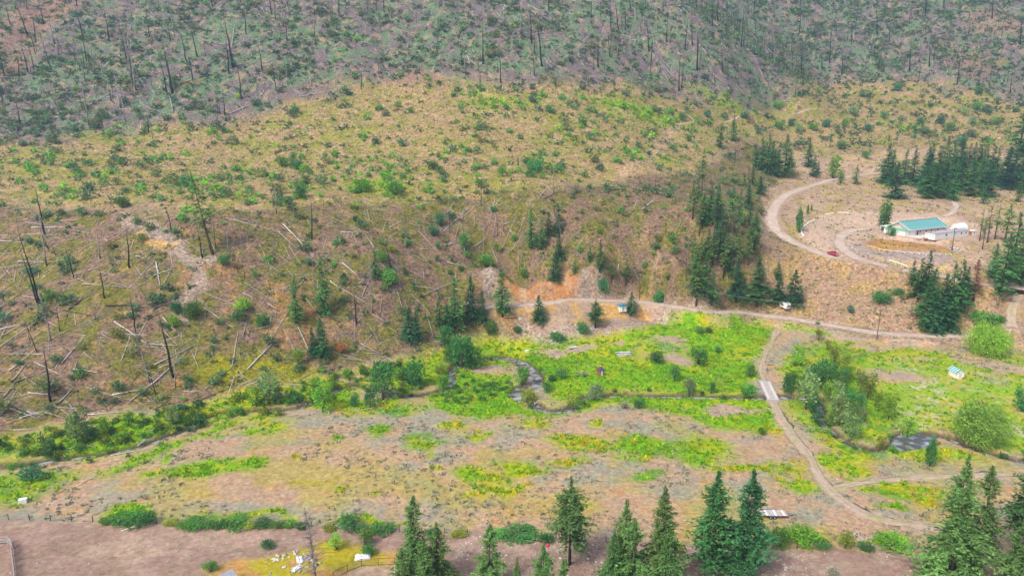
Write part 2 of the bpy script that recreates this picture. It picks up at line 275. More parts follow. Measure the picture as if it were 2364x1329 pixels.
# valley floor: pinkish dry grass, sage grey, straw orange
c_v = mixc(np.ones_like(col) * C(.485, .35, .245), C(.35, .335, .26), sstep(.46, .60, n5 * .5 + n2 * .5)); c_v = mixc(c_v, C(.53, .345, .18), sstep(.60, .74, fbm(GX, GY, 7, 3, 91)) * .6); c_v = mixc(c_v, C(.45, .345, .27), sstep(.55, .7, n1) * .6)
col = mixc(col, 0, mV) + c_v * mV[..., None]
mC = polymask(wx, wy, CAMP, 1.5); c_c = mixc(np.ones_like(col) * C(.42, .315, .24), C(.55, .36, .17), sstep(.52, .64, n5)); col = mixc(col, 0, mC) + c_c * mC[..., None]
mK = polymask(wx, wy, BANK, 1.2); col = mixc(col, 0, mK) + mixc(np.ones_like(col) * C(.40, .31, .25), C(.46, .41, .36), sstep(.55, .68, n1)) * mK[..., None]
streak = fbm(GX * 2.2, GY * .3, 2.4, 3, 95)
mO = polymask(GX + (n1 - .5) * 4, GY + (n1 - .5) * 4, ORANGE, 1.0); col = mixc(col, 0, mO) + mixc(np.ones_like(col) * C(.54, .28, .14), C(.58, .38, .25), sstep(.48, .68, streak)) * mO[..., None]
for g in (GREYCUT, GREYCUT2):
    m = polymask(GX + (n1 - .5) * 4, GY + (n1 - .5) * 4, g, 1.2); col = mixc(col, 0, m) + mixc(np.ones_like(col) * C(.50, .36, .27), C(.40, .33, .28), sstep(.45, .65, streak)) * m[..., None]
lush = np.zeros(GX.shape)
for pp, st in LUSH: lush = np.maximum(lush, polymask(wx * .6 + GX * .4, wy * .6 + GY * .4, pixpoly(pp), 4.0) * st)
yel = np.zeros(GX.shape); olive = np.zeros(GX.shape); seedl = np.zeros(GX.shape)
for cx, cy, rx, ry, k in BLOB:
    m = ell_mask(cx, cy, rx, ry, wx, wy)
    if k in 'gy': lush = np.maximum(lush, m * (.9 if k == 'g' else .75))
    if k == 'y': yel = np.maximum(yel, m)
    if k in ('o', 'o2'): olive = np.maximum(olive, m * (1 if k == 'o2' else .7))
    if k == 's': seedl = np.maximum(seedl, m)
lush = np.clip(lush - .40 * sstep(.62, .76, n2) - .15 * sstep(.6, .75, n1), 0, 1)
dirtb = np.zeros(GX.shape)
for a in DIRTB: dirtb = np.maximum(dirtb, ell_mask(*a, wx, wy))
lush = lush * (1 - .9 * dirtb)
c_l = mixc(np.ones_like(col) * C(.165, .36, .01), C(.36, .40, .015), sstep(.44, .64, n5 * .6 + n4 * .4)); c_l = mixc(c_l, C(.105, .27, .02), sstep(.56, .70, fbm(GX, GY, 9, 3, 101))); c_l = mixc(c_l, C(.44, .40, .05), sstep(.62, .74, n1) * .35); c_l = mixc(c_l, C(.46, .40, .02), np.clip(yel, 0, 1) * .55)
LAWN = pixpoly([(1985,830),(2070,815),(2180,825),(2230,845),(2364,880),(2500,880),(2500,1020),(2330,1030),(2160,985),(2080,990),(2020,920)])
mL = polymask(wx, wy, LAWN, 3); c_w = mixc(np.ones_like(col) * C(.22, .40, .03), C(.40, .41, .07), sstep(.45, .65, n5)); c_w = mixc(c_w, C(.52, .54, .40), sstep(.57, .66, n3) * sstep(.44, .58, fbm(GX, GY, 12, 2, 111)) * .8)
c_l = c_l * (1 - mL[..., None]) + c_w * mL[..., None]
col = mixc(col, 0, lush) + c_l * lush[..., None]
col = mixc(col, C(.33, .34, .03), olive * .75); col = mixc(col, C(.30, .37, .06), seedl * .6)
dcol = mixc(np.ones_like(col) * C(.48, .37, .28), C(.40, .33, .28), sstep(.45, .65, n1)); col = mixc(col, 0, dirtb * .85 * mV) + dcol * (dirtb * .85 * mV)[..., None]
semi = mV * (1 - lush) * sstep(.50, .66, fbm(GX, GY, 17, 4, 251)) * .5; col = mixc(col, C(.40, .36, .085), semi)
# foreground: bare trampled dirt
mF = polymask(GX + (n1 - .5) * 3, GY + (n1 - .5) * 3, FORE, 1.2)
c_f = mixc(np.ones_like(col) * C(.315, .225, .185), C(.41, .305, .245), sstep(.44, .66, fbm(GX * .5, GY * 1.4, 8, 3, 121))); c_f = mixc(c_f, C(.25, .19, .14), sstep(.55, .7, n1) * .6); c_f = mixc(c_f, C(.42, .34, .28), sstep(.62, .75, n3) * .5)
col = mixc(col, 0, mF) + c_f * mF[..., None]
WEED = pixpoly([(480,1329),(560,1302),(640,1292),(690,1262),(760,1262),(900,1275),(905,1300),(800,1318),(780,1400),(480,1400)])
mW = polymask(wx, wy, WEED, 1.5); col = mixc(col, 0, mW) + mixc(np.ones_like(col) * C(.48, .30, .13), C(.38, .33, .07), sstep(.52, .66, n5)) * mW[..., None]
# gully scars on the burnt slope, house lawn burnt brown, gravel bench in front of it
SCAR = [([(285,498),(330,510),(372,540),(405,560),(430,585),(455,622),(462,655),(440,690),(425,720)], 2.8, C(.46, .37, .31)), ([(320,535),(345,552),(385,560),(402,563)], 1.8, C(.62, .42, .20)), ([(430,585),(470,600),(500,590)], 2.0, C(.45, .37, .31)), ([(1560,288),(1535,320),(1500,370),(1440,400)], 4, C(.50, .36, .25))]
for pp, wd, cc in SCAR:
    d, _ = seg_dist(wx, wy, pixpoly(pp)); m = 1 - sstep(wd * .5, wd * 1.5, d); col = mixc(col, cc, m * .85)
m = polymask(wx, wy, pixpoly([(1420,405),(1560,380),(1640,360),(1640,385),(1560,402),(1400,420)]), 4); col = mixc(col, C(.52, .37, .24), m * .6)
YARD = pixpoly([(1985,560),(2020,550),(2070,552),(2130,562),(2200,562),(2195,584),(2100,580),(2010,570)])
m = polymask(wx, wy, YARD, 1.2); col = mixc(col, 0, m) + mixc(np.ones_like(col) * C(.42, .255, .15), C(.50, .30, .13), sstep(.45, .6, n5)) * m[..., None]
m = polymask(wx, wy, pixpoly([(1965,565),(1985,560),(2010,573),(2100,583),(2200,588),(2190,612),(2080,604),(2000,592),(1970,580)]), .8); col = mixc(col, C(.40, .33, .30), m * .9)
m = polymask(wx, wy, pixpoly([(1855,520),(1890,498),(1990,488),(2120,490),(2220,500),(2260,520),(2255,560),(2140,568),(2040,555),(1985,560),(1962,575),(1975,595),(1890,582),(1845,550)]), 2.5) * (1 - polymask(wx, wy, YARD, 1.2)); col = mixc(col, C(.58, .45, .36), m * .85)
# dirt shoulders beside the roads, darker bank along the creek
for name, wd, ln, z, tw in road_data:
    lo = ln.min(0) - 12; hi = ln.max(0) + 12; s = (GX > lo[0]) & (GX < hi[0]) & (GY > lo[1]) & (GY < hi[1])
    d, _ = seg_dist(GX[s], GY[s], ln[::3]); m = (1 - sstep(wd * .5, wd * .5 + 2.2, d + (n1[s] - .5) * 3)) * (.45 if tw else .8); col[s] = col[s] * (1 - m[:, None]) + C(.47, .36, .285) * m[:, None]
m = 1 - sstep(.3, 1.5, creek_d); col = mixc(col, C(.075, .055, .04), m)

for cx, cy, rx, ry in ((60,60,60,70),(25,150,40,50),(110,30,40,40),(2290,50,60,30),(2240,150,50,30),(960,180,60,20)):
    m = ell_mask(cx, cy, rx, ry, wx, wy); col = mixc(col, C(.36, .22, .165), m * .55)
lum = col.mean(-1, keepdims=True); col = np.clip(lum + (col - lum) * 1.24, .008, .9) * (1 + .10 * mF - .17 * np.clip(mU + .6 * mB + .5 * mD + .4 * mM + .4 * mT, 0, 1) - .06 * mV * (1 - lush))[..., None]

# ------------------------------------------------------------ materials
def node_mat(name):
    m = bpy.data.materials.new(name); m.use_nodes = True; t = m.node_tree; b = t.nodes['Principled BSDF']; return m, t, b
def mat_plain(name, c, rough=.7, var=.12, scale=3.0, metal=0.0, c2=None):
    m, t, b = node_mat(name); tc = t.nodes.new('ShaderNodeTexCoord'); nz = t.nodes.new('ShaderNodeTexNoise'); nz.inputs['Scale'].default_value = scale; nz.inputs['Detail'].default_value = 5
    rp = t.nodes.new('ShaderNodeValToRGB'); c = np.array(c); d = c * (1 - var * 1.6) if c2 is None else np.array(c2); e = np.minimum(c * (1 + var), .95)
    rp.color_ramp.elements[0].position = .3; rp.color_ramp.elements[1].position = .68
    rp.color_ramp.elements[0].color = (*d, 1); rp.color_ramp.elements[1].color = (*e, 1)
    t.links.new(tc.outputs['Object'], nz.inputs['Vector']); t.links.new(nz.outputs['Fac'], rp.inputs[0]); t.links.new(rp.outputs[0], b.inputs['Base Color'])
    b.inputs['Roughness'].default_value = rough; b.inputs['Metallic'].default_value = metal; b.inputs['Specular IOR Level'].default_value = .3; return m
def mat_ground(nm='ground_cover'):
    m, t, b = node_mat(nm); N = t.nodes.new; L = t.links.new
    at = N('ShaderNodeAttribute'); at.attribute_name = 'Col'; geo = N('ShaderNodeNewGeometry')
    a = N('ShaderNodeTexNoise'); a.inputs['Scale'].default_value = .9; a.inputs['Detail'].default_value = 6; a.inputs['Roughness'].default_value = .7; L(geo.outputs['Position'], a.inputs['Vector'])
    r = N('ShaderNodeMapRange'); r.inputs['From Min'].default_value = .32; r.inputs['From Max'].default_value = .68; L(a.outputs['Fac'], r.inputs['Value']); q1 = N('ShaderNodeMath'); q1.operation = 'MULTIPLY_ADD'; q1.inputs[1].default_value = -.34; q1.inputs[2].default_value = .84; L(at.outputs['Alpha'], q1.inputs[0]); L(q1.outputs[0], r.inputs['To Min']); q2 = N('ShaderNodeMath'); q2.operation = 'MULTIPLY_ADD'; q2.inputs[1].default_value = .28; q2.inputs[2].default_value = 1.12; L(at.outputs['Alpha'], q2.inputs[0]); L(q2.outputs[0], r.inputs['To Max'])
    mx = N('ShaderNodeVectorMath'); mx.operation = 'SCALE'; L(at.outputs['Color'], mx.inputs[0]); L(r.outputs[0], mx.inputs['Scale'])
    c = N('ShaderNodeTexNoise'); c.inputs['Scale'].default_value = .35; c.inputs['Detail'].default_value = 4; L(geo.outputs['Position'], c.inputs['Vector'])
    hs = N('ShaderNodeHueSaturation'); r2 = N('ShaderNodeMapRange'); r2.inputs['From Min'].default_value = .3; r2.inputs['From Max'].default_value = .7; r2.inputs['To Min'].default_value = .485; r2.inputs['To Max'].default_value = .515; L(c.outputs['Fac'], r2.inputs['Value']); L(r2.outputs[0], hs.inputs['Hue']); L(mx.outputs[0], hs.inputs['Color'])
    vo = N('ShaderNodeTexVoronoi'); vo.inputs['Scale'].default_value = 1.7; L(geo.outputs['Position'], vo.inputs['Vector']); sx = N('ShaderNodeSeparateColor'); L(vo.outputs['Color'], sx.inputs[0])
    rv = N('ShaderNodeMapRange'); rv.inputs['From Min'].default_value = 0; L(sx.outputs[0], rv.inputs['Value']); ra = N('ShaderNodeMath'); ra.operation = 'MULTIPLY_ADD'; ra.inputs[1].default_value = -.36; ra.inputs[2].default_value = 1.0; L(at.outputs['Alpha'], ra.inputs[0]); L(ra.outputs[0], rv.inputs['To Min']); rb = N('ShaderNodeMath'); rb.operation = 'MULTIPLY_ADD'; rb.inputs[1].default_value = .30; rb.inputs[2].default_value = 1.0; L(at.outputs['Alpha'], rb.inputs[0]); L(rb.outputs[0], rv.inputs['To Max']); m2 = N('ShaderNodeVectorMath'); m2.operation = 'SCALE'; L(hs.outputs[0], m2.inputs[0]); L(rv.outputs[0], m2.inputs['Scale'])
    v2 = N('ShaderNodeTexVoronoi'); v2.inputs['Scale'].default_value = .62; L(geo.outputs['Position'], v2.inputs['Vector']); s2 = N('ShaderNodeSeparateColor'); L(v2.outputs['Color'], s2.inputs[0]); gt = N('ShaderNodeMath'); gt.operation = 'GREATER_THAN'; gt.inputs[1].default_value = .86; L(s2.outputs[1], gt.inputs[0]); ds = N('ShaderNodeMath'); ds.operation = 'LESS_THAN'; ds.inputs[1].default_value = .42; L(v2.outputs['Distance'], ds.inputs[0]); wd_ = N('ShaderNodeMath'); wd_.operation = 'MULTIPLY'; L(gt.outputs[0], wd_.inputs[0]); L(ds.outputs[0], wd_.inputs[1]); w2 = N('ShaderNodeMath'); w2.operation = 'MULTIPLY'; L(at.outputs['Alpha'], w2.inputs[1]); L(wd_.outputs[0], w2.inputs[0])
    tn = N('ShaderNodeVectorMath'); tn.operation = 'MULTIPLY'; tn.inputs[1].default_value = (.55, .66, .45); L(m2.outputs[0], tn.inputs[0]); mm_ = N('ShaderNodeMix'); mm_.data_type = 'RGBA'; L(w2.outputs[0], mm_.inputs[0]); L(m2.outputs[0], mm_.inputs[6]); L(tn.outputs[0], mm_.inputs[7])
    L(mm_.outputs[2], b.inputs['Base Color']); b.inputs['Roughness'].default_value = .95; b.inputs['Specular IOR Level'].default_value = .08
    bp = N('ShaderNodeBump'); bp.inputs['Strength'].default_value = .55; bp.inputs['Distance'].default_value = .35; L(a.outputs['Fac'], bp.inputs['Height']); L(bp.outputs[0], b.inputs['Normal']); return m
M_ground = mat_ground()
def mat_foliage(name, rough=.75, hue=.02, val=.35, gain=1.0):
    m, t, b = node_mat(name); N = t.nodes.new; L = t.links.new
    at = N('ShaderNodeAttribute'); at.attribute_name = 'Col'; oi = N('ShaderNodeObjectInfo'); hs = N('ShaderNodeHueSaturation')
    r = N('ShaderNodeMapRange'); r.inputs['To Min'].default_value = .5 - hue; r.inputs['To Max'].default_value = .5 + hue; L(oi.outputs['Random'], r.inputs['Value']); L(r.outputs[0], hs.inputs['Hue'])
    ml = N('ShaderNodeMath'); ml.operation = 'MULTIPLY'; ml.inputs[1].default_value = 7.31; L(oi.outputs['Random'], ml.inputs[0]); fr = N('ShaderNodeMath'); fr.operation = 'FRACT'; L(ml.outputs[0], fr.inputs[0])
    r2 = N('ShaderNodeMapRange'); r2.inputs['To Min'].default_value = gain * (1 - val); r2.inputs['To Max'].default_value = gain * (1 + val); L(fr.outputs[0], r2.inputs['Value']); L(r2.outputs[0], hs.inputs['Value'])
    L(at.outputs['Color'], hs.inputs['Color']); L(hs.outputs[0], b.inputs['Base Color']); b.inputs['Roughness'].default_value = rough; b.inputs['Specular IOR Level'].default_value = .15
    tr = N('ShaderNodeBsdfTranslucent'); L(hs.outputs[0], tr.inputs['Color']); mx = N('ShaderNodeMixShader'); mx.inputs[0].default_value = .38
    out = t.nodes['Material Output']; L(b.outputs[0], mx.inputs[1]); L(tr.outputs[0], mx.inputs[2]); L(mx.outputs[0], out.inputs['Surface']); return m
M_leaf = mat_foliage('foliage', .75, .02, .28, 1.45); M_leafn = mat_foliage('foliage_needles', .7, .015, .22, 1.75); M_grass = mat_foliage('grass_blades', .8, .0, .0, 1.0)
def mat_vcol(name, rough=.9, sc=4.0):
    m, t, b = node_mat(name); N = t.nodes.new; L = t.links.new; at = N('ShaderNodeAttribute'); at.attribute_name = 'Col'; geo = N('ShaderNodeNewGeometry')
    a = N('ShaderNodeTexNoise'); a.inputs['Scale'].default_value = sc; a.inputs['Detail'].default_value = 5; L(geo.outputs['Position'], a.inputs['Vector'])
    r = N('ShaderNodeMapRange'); r.inputs['From Min'].default_value = .3; r.inputs['From Max'].default_value = .7; r.inputs['To Min'].default_value = .7; r.inputs['To Max'].default_value = 1.25; L(a.outputs['Fac'], r.inputs['Value'])
    mx = N('ShaderNodeVectorMath'); mx.operation = 'SCALE'; L(at.outputs['Color'], mx.inputs[0]); L(r.outputs[0], mx.inputs['Scale']); L(mx.outputs[0], b.inputs['Base Color']); b.inputs['Roughness'].default_value = rough; b.inputs['Specular IOR Level'].default_value = .15; return m
M_wood = mat_vcol('weathered_wood', .85, 2.5); M_stone = mat_vcol('stone', .85, 3.0)
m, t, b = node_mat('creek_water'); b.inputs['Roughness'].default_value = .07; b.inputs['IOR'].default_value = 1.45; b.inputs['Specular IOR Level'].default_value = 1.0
gg = t.nodes.new('ShaderNodeNewGeometry'); nz = t.nodes.new('ShaderNodeTexNoise'); nz.inputs['Scale'].default_value = .38; nz.inputs['Detail'].default_value = 2.5; nz.inputs['Roughness'].default_value = .5; rp = t.nodes.new('ShaderNodeValToRGB'); rp.color_ramp.elements[0].position = .45; rp.color_ramp.elements[0].color = (.09, .09, .085, 1); rp.color_ramp.elements[1].position = .66; rp.color_ramp.elements[1].color = (.44, .45, .50, 1)  # ramp's pale end: sky reflection and riffles painted into the base colour
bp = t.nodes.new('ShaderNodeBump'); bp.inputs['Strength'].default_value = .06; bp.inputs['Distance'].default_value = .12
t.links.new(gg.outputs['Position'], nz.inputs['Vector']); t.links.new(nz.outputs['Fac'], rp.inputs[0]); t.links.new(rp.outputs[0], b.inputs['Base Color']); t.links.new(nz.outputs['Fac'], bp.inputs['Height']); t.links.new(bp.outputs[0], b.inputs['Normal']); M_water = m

# ------------------------------------------------------------ mesh helpers
def mesh_np(name, V, F, col=None, mat=None, smooth=False, alpha=None):
    """V (n,3), F (m,k) index arrays, all faces with k corners; optional per-vertex colour"""
    V = np.asarray(V, np.float32); F = np.asarray(F, np.int32); me = bpy.data.meshes.new(name)
    me.vertices.add(len(V)); me.vertices.foreach_set('co', V.ravel()); k = F.shape[1]
    me.loops.add(F.size); me.loops.foreach_set('vertex_index', F.ravel()); me.polygons.add(len(F))
    me.polygons.foreach_set('loop_start', np.arange(0, F.size, k, dtype=np.int32)); me.polygons.foreach_set('loop_total', np.full(len(F), k, np.int32))
    if smooth: me.polygons.foreach_set('use_smooth', np.ones(len(F), bool))
    me.update(calc_edges=True)
    if col is not None:
        a = me.attributes.new('Col', 'FLOAT_COLOR', 'POINT'); c = np.ones((len(V), 4), np.float32); c[:, :3] = col; c[:, 3] = 1 if alpha is None else alpha; a.data.foreach_set('color', c.ravel())
    if mat: me.materials.append(mat)
    return me
def link(name, me, parent=None, loc=None, **kw):
    o = bpy.data.objects.new(name, me); COL.objects.link(o)
    if parent: o.parent = parent
    if loc is not None: o.location = loc
    for k, v in kw.items(): o[k] = v
    return o
def grid_faces(nr, nc):
    i = np.arange(nr * nc).reshape(nr, nc); return np.stack([i[:-1, :-1].ravel(), i[:-1, 1:].ravel(), i[1:, 1:].ravel(), i[1:, :-1].ravel()], 1)
ground = link('ground', mesh_np('ground', np.stack([GX.ravel(), GY.ravel(), GZ.ravel()], 1), grid_faces(*GX.shape), np.clip(col, 0.01, .9).reshape(-1, 3), M_ground, True, np.clip(.95 - .5 * mV - .12 * mF - .3 * mT - .45 * np.maximum(mO, mC), .1, 1).ravel()), kind='structure')
def ribbon(line, half, z, offs, dz, jit=0.0, seed=0):
    d = np.gradient(line, axis=0); d /= np.linalg.norm(d, axis=1)[:, None] + 1e-9; nrm = np.stack([-d[:, 1], d[:, 0]], 1)
    r = np.random.default_rng(seed); n = len(line); V = np.zeros((n, len(offs), 3))
    for k, (o, h) in enumerate(zip(offs, dz)):
        j = np.convolve(r.normal(0, 1, n + 6), np.ones(7) / 7, 'valid') * jit * (abs(o) > .8)
        V[:, k, :2] = line + nrm * (half * o + np.sign(o) * j)[:, None]; V[:, k, 2] = z + h
    return V.reshape(-1, 3), grid_faces(n, len(offs))
for k, (name, wd, ln, z, tw) in enumerate(road_data):
    offs = [-1.25, -1.0, -.72, -.45, -.18, .18, .45, .72, 1.0, 1.25]; dz = [-.40, -.03, .05, .03, .08, .08, .03, .05, -.03, -.40]
    V, F = ribbon(ln, np.full(len(ln), wd * .5), z, offs, dz, 1.3 if tw else .9, k)
    nn = fbm(V[:, 0], V[:, 1], 2.0, 3, 130 + k); oo = np.tile(np.array(offs), len(ln))
    c = mixc(np.ones_like(V) * C(.53, .42, .34), C(.61, .50, .42), sstep(.4, .65, nn)); c = mixc(c, C(.38, .295, .23), sstep(.6, 1.2, np.abs(oo)) * .7)
    if tw: c = mixc(c, C(.36, .33, .17), (np.abs(oo) < .3) * sstep(.35, .55, nn) * .85); c = mixc(c, C(.47, .35, .25), np.full(len(V), .45)); c = mixc(c, C(.36, .34, .14), sstep(.54, .66, nn) * .7)
    link(name, mesh_np(name, V, F, c, M_ground, True, .12), kind='structure')
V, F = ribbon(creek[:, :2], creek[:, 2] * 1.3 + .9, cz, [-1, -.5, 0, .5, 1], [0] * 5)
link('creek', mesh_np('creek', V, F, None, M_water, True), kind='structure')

# ------------------------------------------------------------ plant and dead-wood prototypes (numpy: vertices, faces, colours)
UP = np.array([0, 0, 1.0])
def nrmz(a): return a / (np.linalg.norm(a, axis=-1, keepdims=True) + 1e-9)
def leafset(p, d, side, ln, wd, col):
    """one diamond-shaped spray or leaf per row, from p along d"""
    n = len(p); V = np.empty((n, 4, 3)); V[:, 0] = p; V[:, 1] = p + d * (ln * .45)[:, None] + side * (wd * .5)[:, None]; V[:, 2] = p + d * ln[:, None]; V[:, 3] = p + d * (ln * .45)[:, None] - side * (wd * .5)[:, None]
    return V.reshape(-1, 3), np.arange(4 * n).reshape(n, 4), np.repeat(col, 4, 0)
def tube(path, rad, sides=6, col=(.2, .15, .1)):
    path = np.asarray(path, float); n = len(path); t = nrmz(np.gradient(path, axis=0)); ref = np.where(np.abs(t[:, 2:3]) > .9, np.array([[1., 0, 0]]), np.array([[0, 0, 1.]]))
    a = nrmz(np.cross(t, ref)); b = np.cross(t, a); th = np.arange(sides) * 2 * np.pi / sides
    V = path[:, None] + (a[:, None] * np.cos(th)[None, :, None] + b[:, None] * np.sin(th)[None, :, None]) * np.asarray(rad, float)[:, None, None]
    F = []
    for i in range(n - 1):
        for k in range(sides): F.append((i * sides + k, i * sides + (k + 1) % sides, (i + 1) * sides + (k + 1) % sides, (i + 1) * sides + k))
    V = V.reshape(-1, 3); m = len(V); V = np.vstack([V, path[:1], path[-1:]])      # end caps as thin quads
    for k in range(0, sides, 2):
        F.append((m, (k + 2) % sides, (k + 1) % sides, k)); o = (n - 1) * sides; F.append((m + 1, o + k, o + (k + 1) % sides, o + (k + 2) % sides))
    c = np.ones((len(V), 3)) * np.array(col); return V, np.array(F), c
def joinp(parts):
    V, F, Cc, o = [], [], [], 0
    for v, f, c in parts: V.append(v); F.append(f + o); Cc.append(c); o += len(v)
    return np.vstack(V), np.vstack(F), np.vstack(Cc)
def conifer(seed, h=18, r=3.4, base=.08, nlev=26, nbr=6, nsp=4, shape='spruce', col=(.026, .08, .045), tcol=(.11, .085, .07), gaps=.0, var=.45, fine=1.0):
    g = np.random.default_rng(seed); t = np.repeat(np.linspace(base, .985, nlev), nbr); n = len(t); t = t + g.normal(0, .4 / nlev, n); q = np.clip((t - base) / (1 - base), 0, 1)
    lob = 1 + .22 * np.sin(g.random() * 6 + q * 17)
    if shape == 'spruce': L = r * ((1 - q) ** .82 * .97 + .03) * g.uniform(.72, 1.12, n)
    elif shape == 'pine': L = r * np.clip(np.sin(np.clip(q * .93 + .20, 0, 1) * np.pi) ** .75, .06, 1) * g.uniform(.45, 1.15, n) * lob
    elif shape == 'fir': L = r * ((1 - q ** 1.3) * .95 + .05) * g.uniform(.45, 1.18, n) * (1 + .30 * np.sin(g.random() * 6 + q * (9 + 8 * g.random())))
    else: L = r * np.clip(np.sin(np.clip(q * .8 + .2, 0, 1) * np.pi), .1, 1) * g.uniform(.7, 1.1, n)
    az = g.random(n) * 2 * np.pi
    clump = vnoise(np.cos(az) * 2.2 + 9 + seed, q * 7 + np.sin(az) * 2.2, seed % 7); keep = clump > gaps; t, q, L, az, clump = t[keep], q[keep], L[keep], az[keep], clump[keep]; n = len(t)
    s = np.linspace(.28, 1.0, nsp); S = np.tile(s, n); I = np.repeat(np.arange(n), nsp); L2, az2, q2, t2 = L[I], az[I] + g.normal(0, .12, n * nsp), q[I], t[I]
    lift = (.10 + .75 * q2 ** 2) if shape != 'pine' else (.25 + .35 * q2); droop = (.42 - .30 * q2)
    d = np.stack([np.cos(az2), np.sin(az2), np.zeros(len(S))], 1); lat = np.stack([-np.sin(az2), np.cos(az2), np.zeros(len(S))], 1)
    p = d * (L2 * S)[:, None]; p[:, 2] = t2 * h + L2 * (lift * S - droop * S * S) + g.normal(0, .12, len(S))
    out = []; base_c = np.array(col)
    for k in (-1, 1, 0):
        dd = nrmz(d * (.55 if k else 1) + lat * (k * .8) + UP * (g.normal(-.12, .25, len(S)))[:, None]); ln = fine * (.30 * L2 * (1.2 - .7 * S) + h * .018) * g.uniform(.7, 1.3, len(S)); sd = nrmz(np.cross(dd, UP + g.normal(0, .45, (len(S), 3))))
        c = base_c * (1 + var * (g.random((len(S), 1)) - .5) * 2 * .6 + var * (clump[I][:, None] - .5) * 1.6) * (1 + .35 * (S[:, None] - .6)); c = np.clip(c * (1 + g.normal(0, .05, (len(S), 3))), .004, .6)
        out.append(leafset(p - dd * (ln * .25)[:, None], dd, sd, ln, ln * .46, c))
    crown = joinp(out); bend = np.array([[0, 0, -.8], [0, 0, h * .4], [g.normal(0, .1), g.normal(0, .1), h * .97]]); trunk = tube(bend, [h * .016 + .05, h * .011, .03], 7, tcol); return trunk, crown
def blob_leaves(seed, lobes, n, size, col, var=.5, flat=.0, inner=.35):
    """leaves spread through a few overlapping lobes: (x,y,z,rx,ry,rz)"""
    g = np.random.default_rng(seed); lobes = np.array(lobes, float); wgt = (lobes[:, 3] * lobes[:, 4] * lobes[:, 5]) ** .66; I = g.choice(len(lobes), n, p=wgt / wgt.sum()); d = nrmz(g.normal(0, 1, (n, 3))); rr = (inner + (1 - inner) * g.random(n) ** .5) * (1 + .16 * g.normal(0, 1, n))
    p = lobes[I, :3] + d * lobes[I, 3:] * rr[:, None]; p[:, 2] = np.maximum(p[:, 2], .04 + .1 * g.random(n)); clump = vnoise(p[:, 0] * 1.1 + 20 + seed, p[:, 1] * 1.1 + p[:, 2] * .9 + 20, seed % 5)
    dd = nrmz(g.normal(0, 1, (n, 3)) * .8 + d * .7 + UP * .25); sd = nrmz(np.cross(dd, g.normal(0, 1, (n, 3)))); ln = size * g.uniform(.6, 1.4, n); c = np.array(col) * (1 + var * (g.random((n, 1)) - .5) + var * 1.3 * (clump[:, None] - .5)); c *= 1 + g.normal(0, .06, (n, 3)); return leafset(p, dd, sd, ln, ln * .7, np.clip(c, .004, .7))
def shrub(seed, n=160, size=.24, col=(.075, .16, .035), tall=1.0, stem=True):
    g = np.random.default_rng(seed); lob = [(0, 0, .75 * tall, .62, .62, .62 * tall)]
    for k in range(5):
        a = g.random() * 6.28; rr = g.uniform(.3, .55); lob.append((math.cos(a) * rr, math.sin(a) * rr, g.uniform(.4, 1.0) * tall, g.uniform(.3, .5), g.uniform(.3, .5), g.uniform(.3, .5) * tall))
    cr = blob_leaves(seed, lob, n, size, col)
    st = joinp([tube([(0, 0, -.2), (g.normal(0, .1), g.normal(0, .1), .5 * tall), (g.normal(0, .3), g.normal(0, .3), 1.1 * tall)], [.05, .04, .015], 5, (.14, .11, .08)) for k in range(4)]); return st, cr
def poplar(seed, h=14, r=2.0, col=(.075, .20, .05), n=1500, size=.55):
    g = np.random.default_rng(seed); lob = [(g.normal(0, .12 * r), g.normal(0, .12 * r), h * t, r * w, r * w, h * .15) for t, w in ((.14, .55), (.27, .85), (.42, 1.0), (.57, .92), (.72, .7), (.86, .42))]
    for k in range(9): a = g.random() * 6.28; t = g.uniform(.2, .8); lob.append((math.cos(a) * r * .75, math.sin(a) * r * .75, h * t, r * .4, r * .4, h * .09))
    return tube([(0, 0, -.6), (0, 0, h * .45), (.1, 0, h * .9)], [h * .02, h * .013, .04], 7, (.16, .13, .1)), blob_leaves(seed, lob, n, size, col, .55)
def broadleaf(seed, h=8, r=3, col=(.08, .17, .04), n=900, size=.5, low=.1):
    g = np.random.default_rng(seed); lob = [(0, 0, h * .55, r * .7, r * .7, h * .4)]
    for k in range(11): a = g.random() * 6.28; rr = r * g.uniform(.3, .72); z = h * g.uniform(low + .15, .85); lob.append((math.cos(a) * rr, math.sin(a) * rr, z, r * g.uniform(.25, .45), r * g.uniform(.25, .45), h * g.uniform(.12, .22)))
    tr = [tube([(0, 0, -.5), (g.normal(0, .2), g.normal(0, .2), h * .35), (g.normal(0, r * .3), g.normal(0, r * .3), h * .8)], [h * .018, h * .014, .03], 6, (.17, .14, .11)) for k in range(3)]; return joinp(tr), blob_leaves(seed, lob, n, size, col, .6)
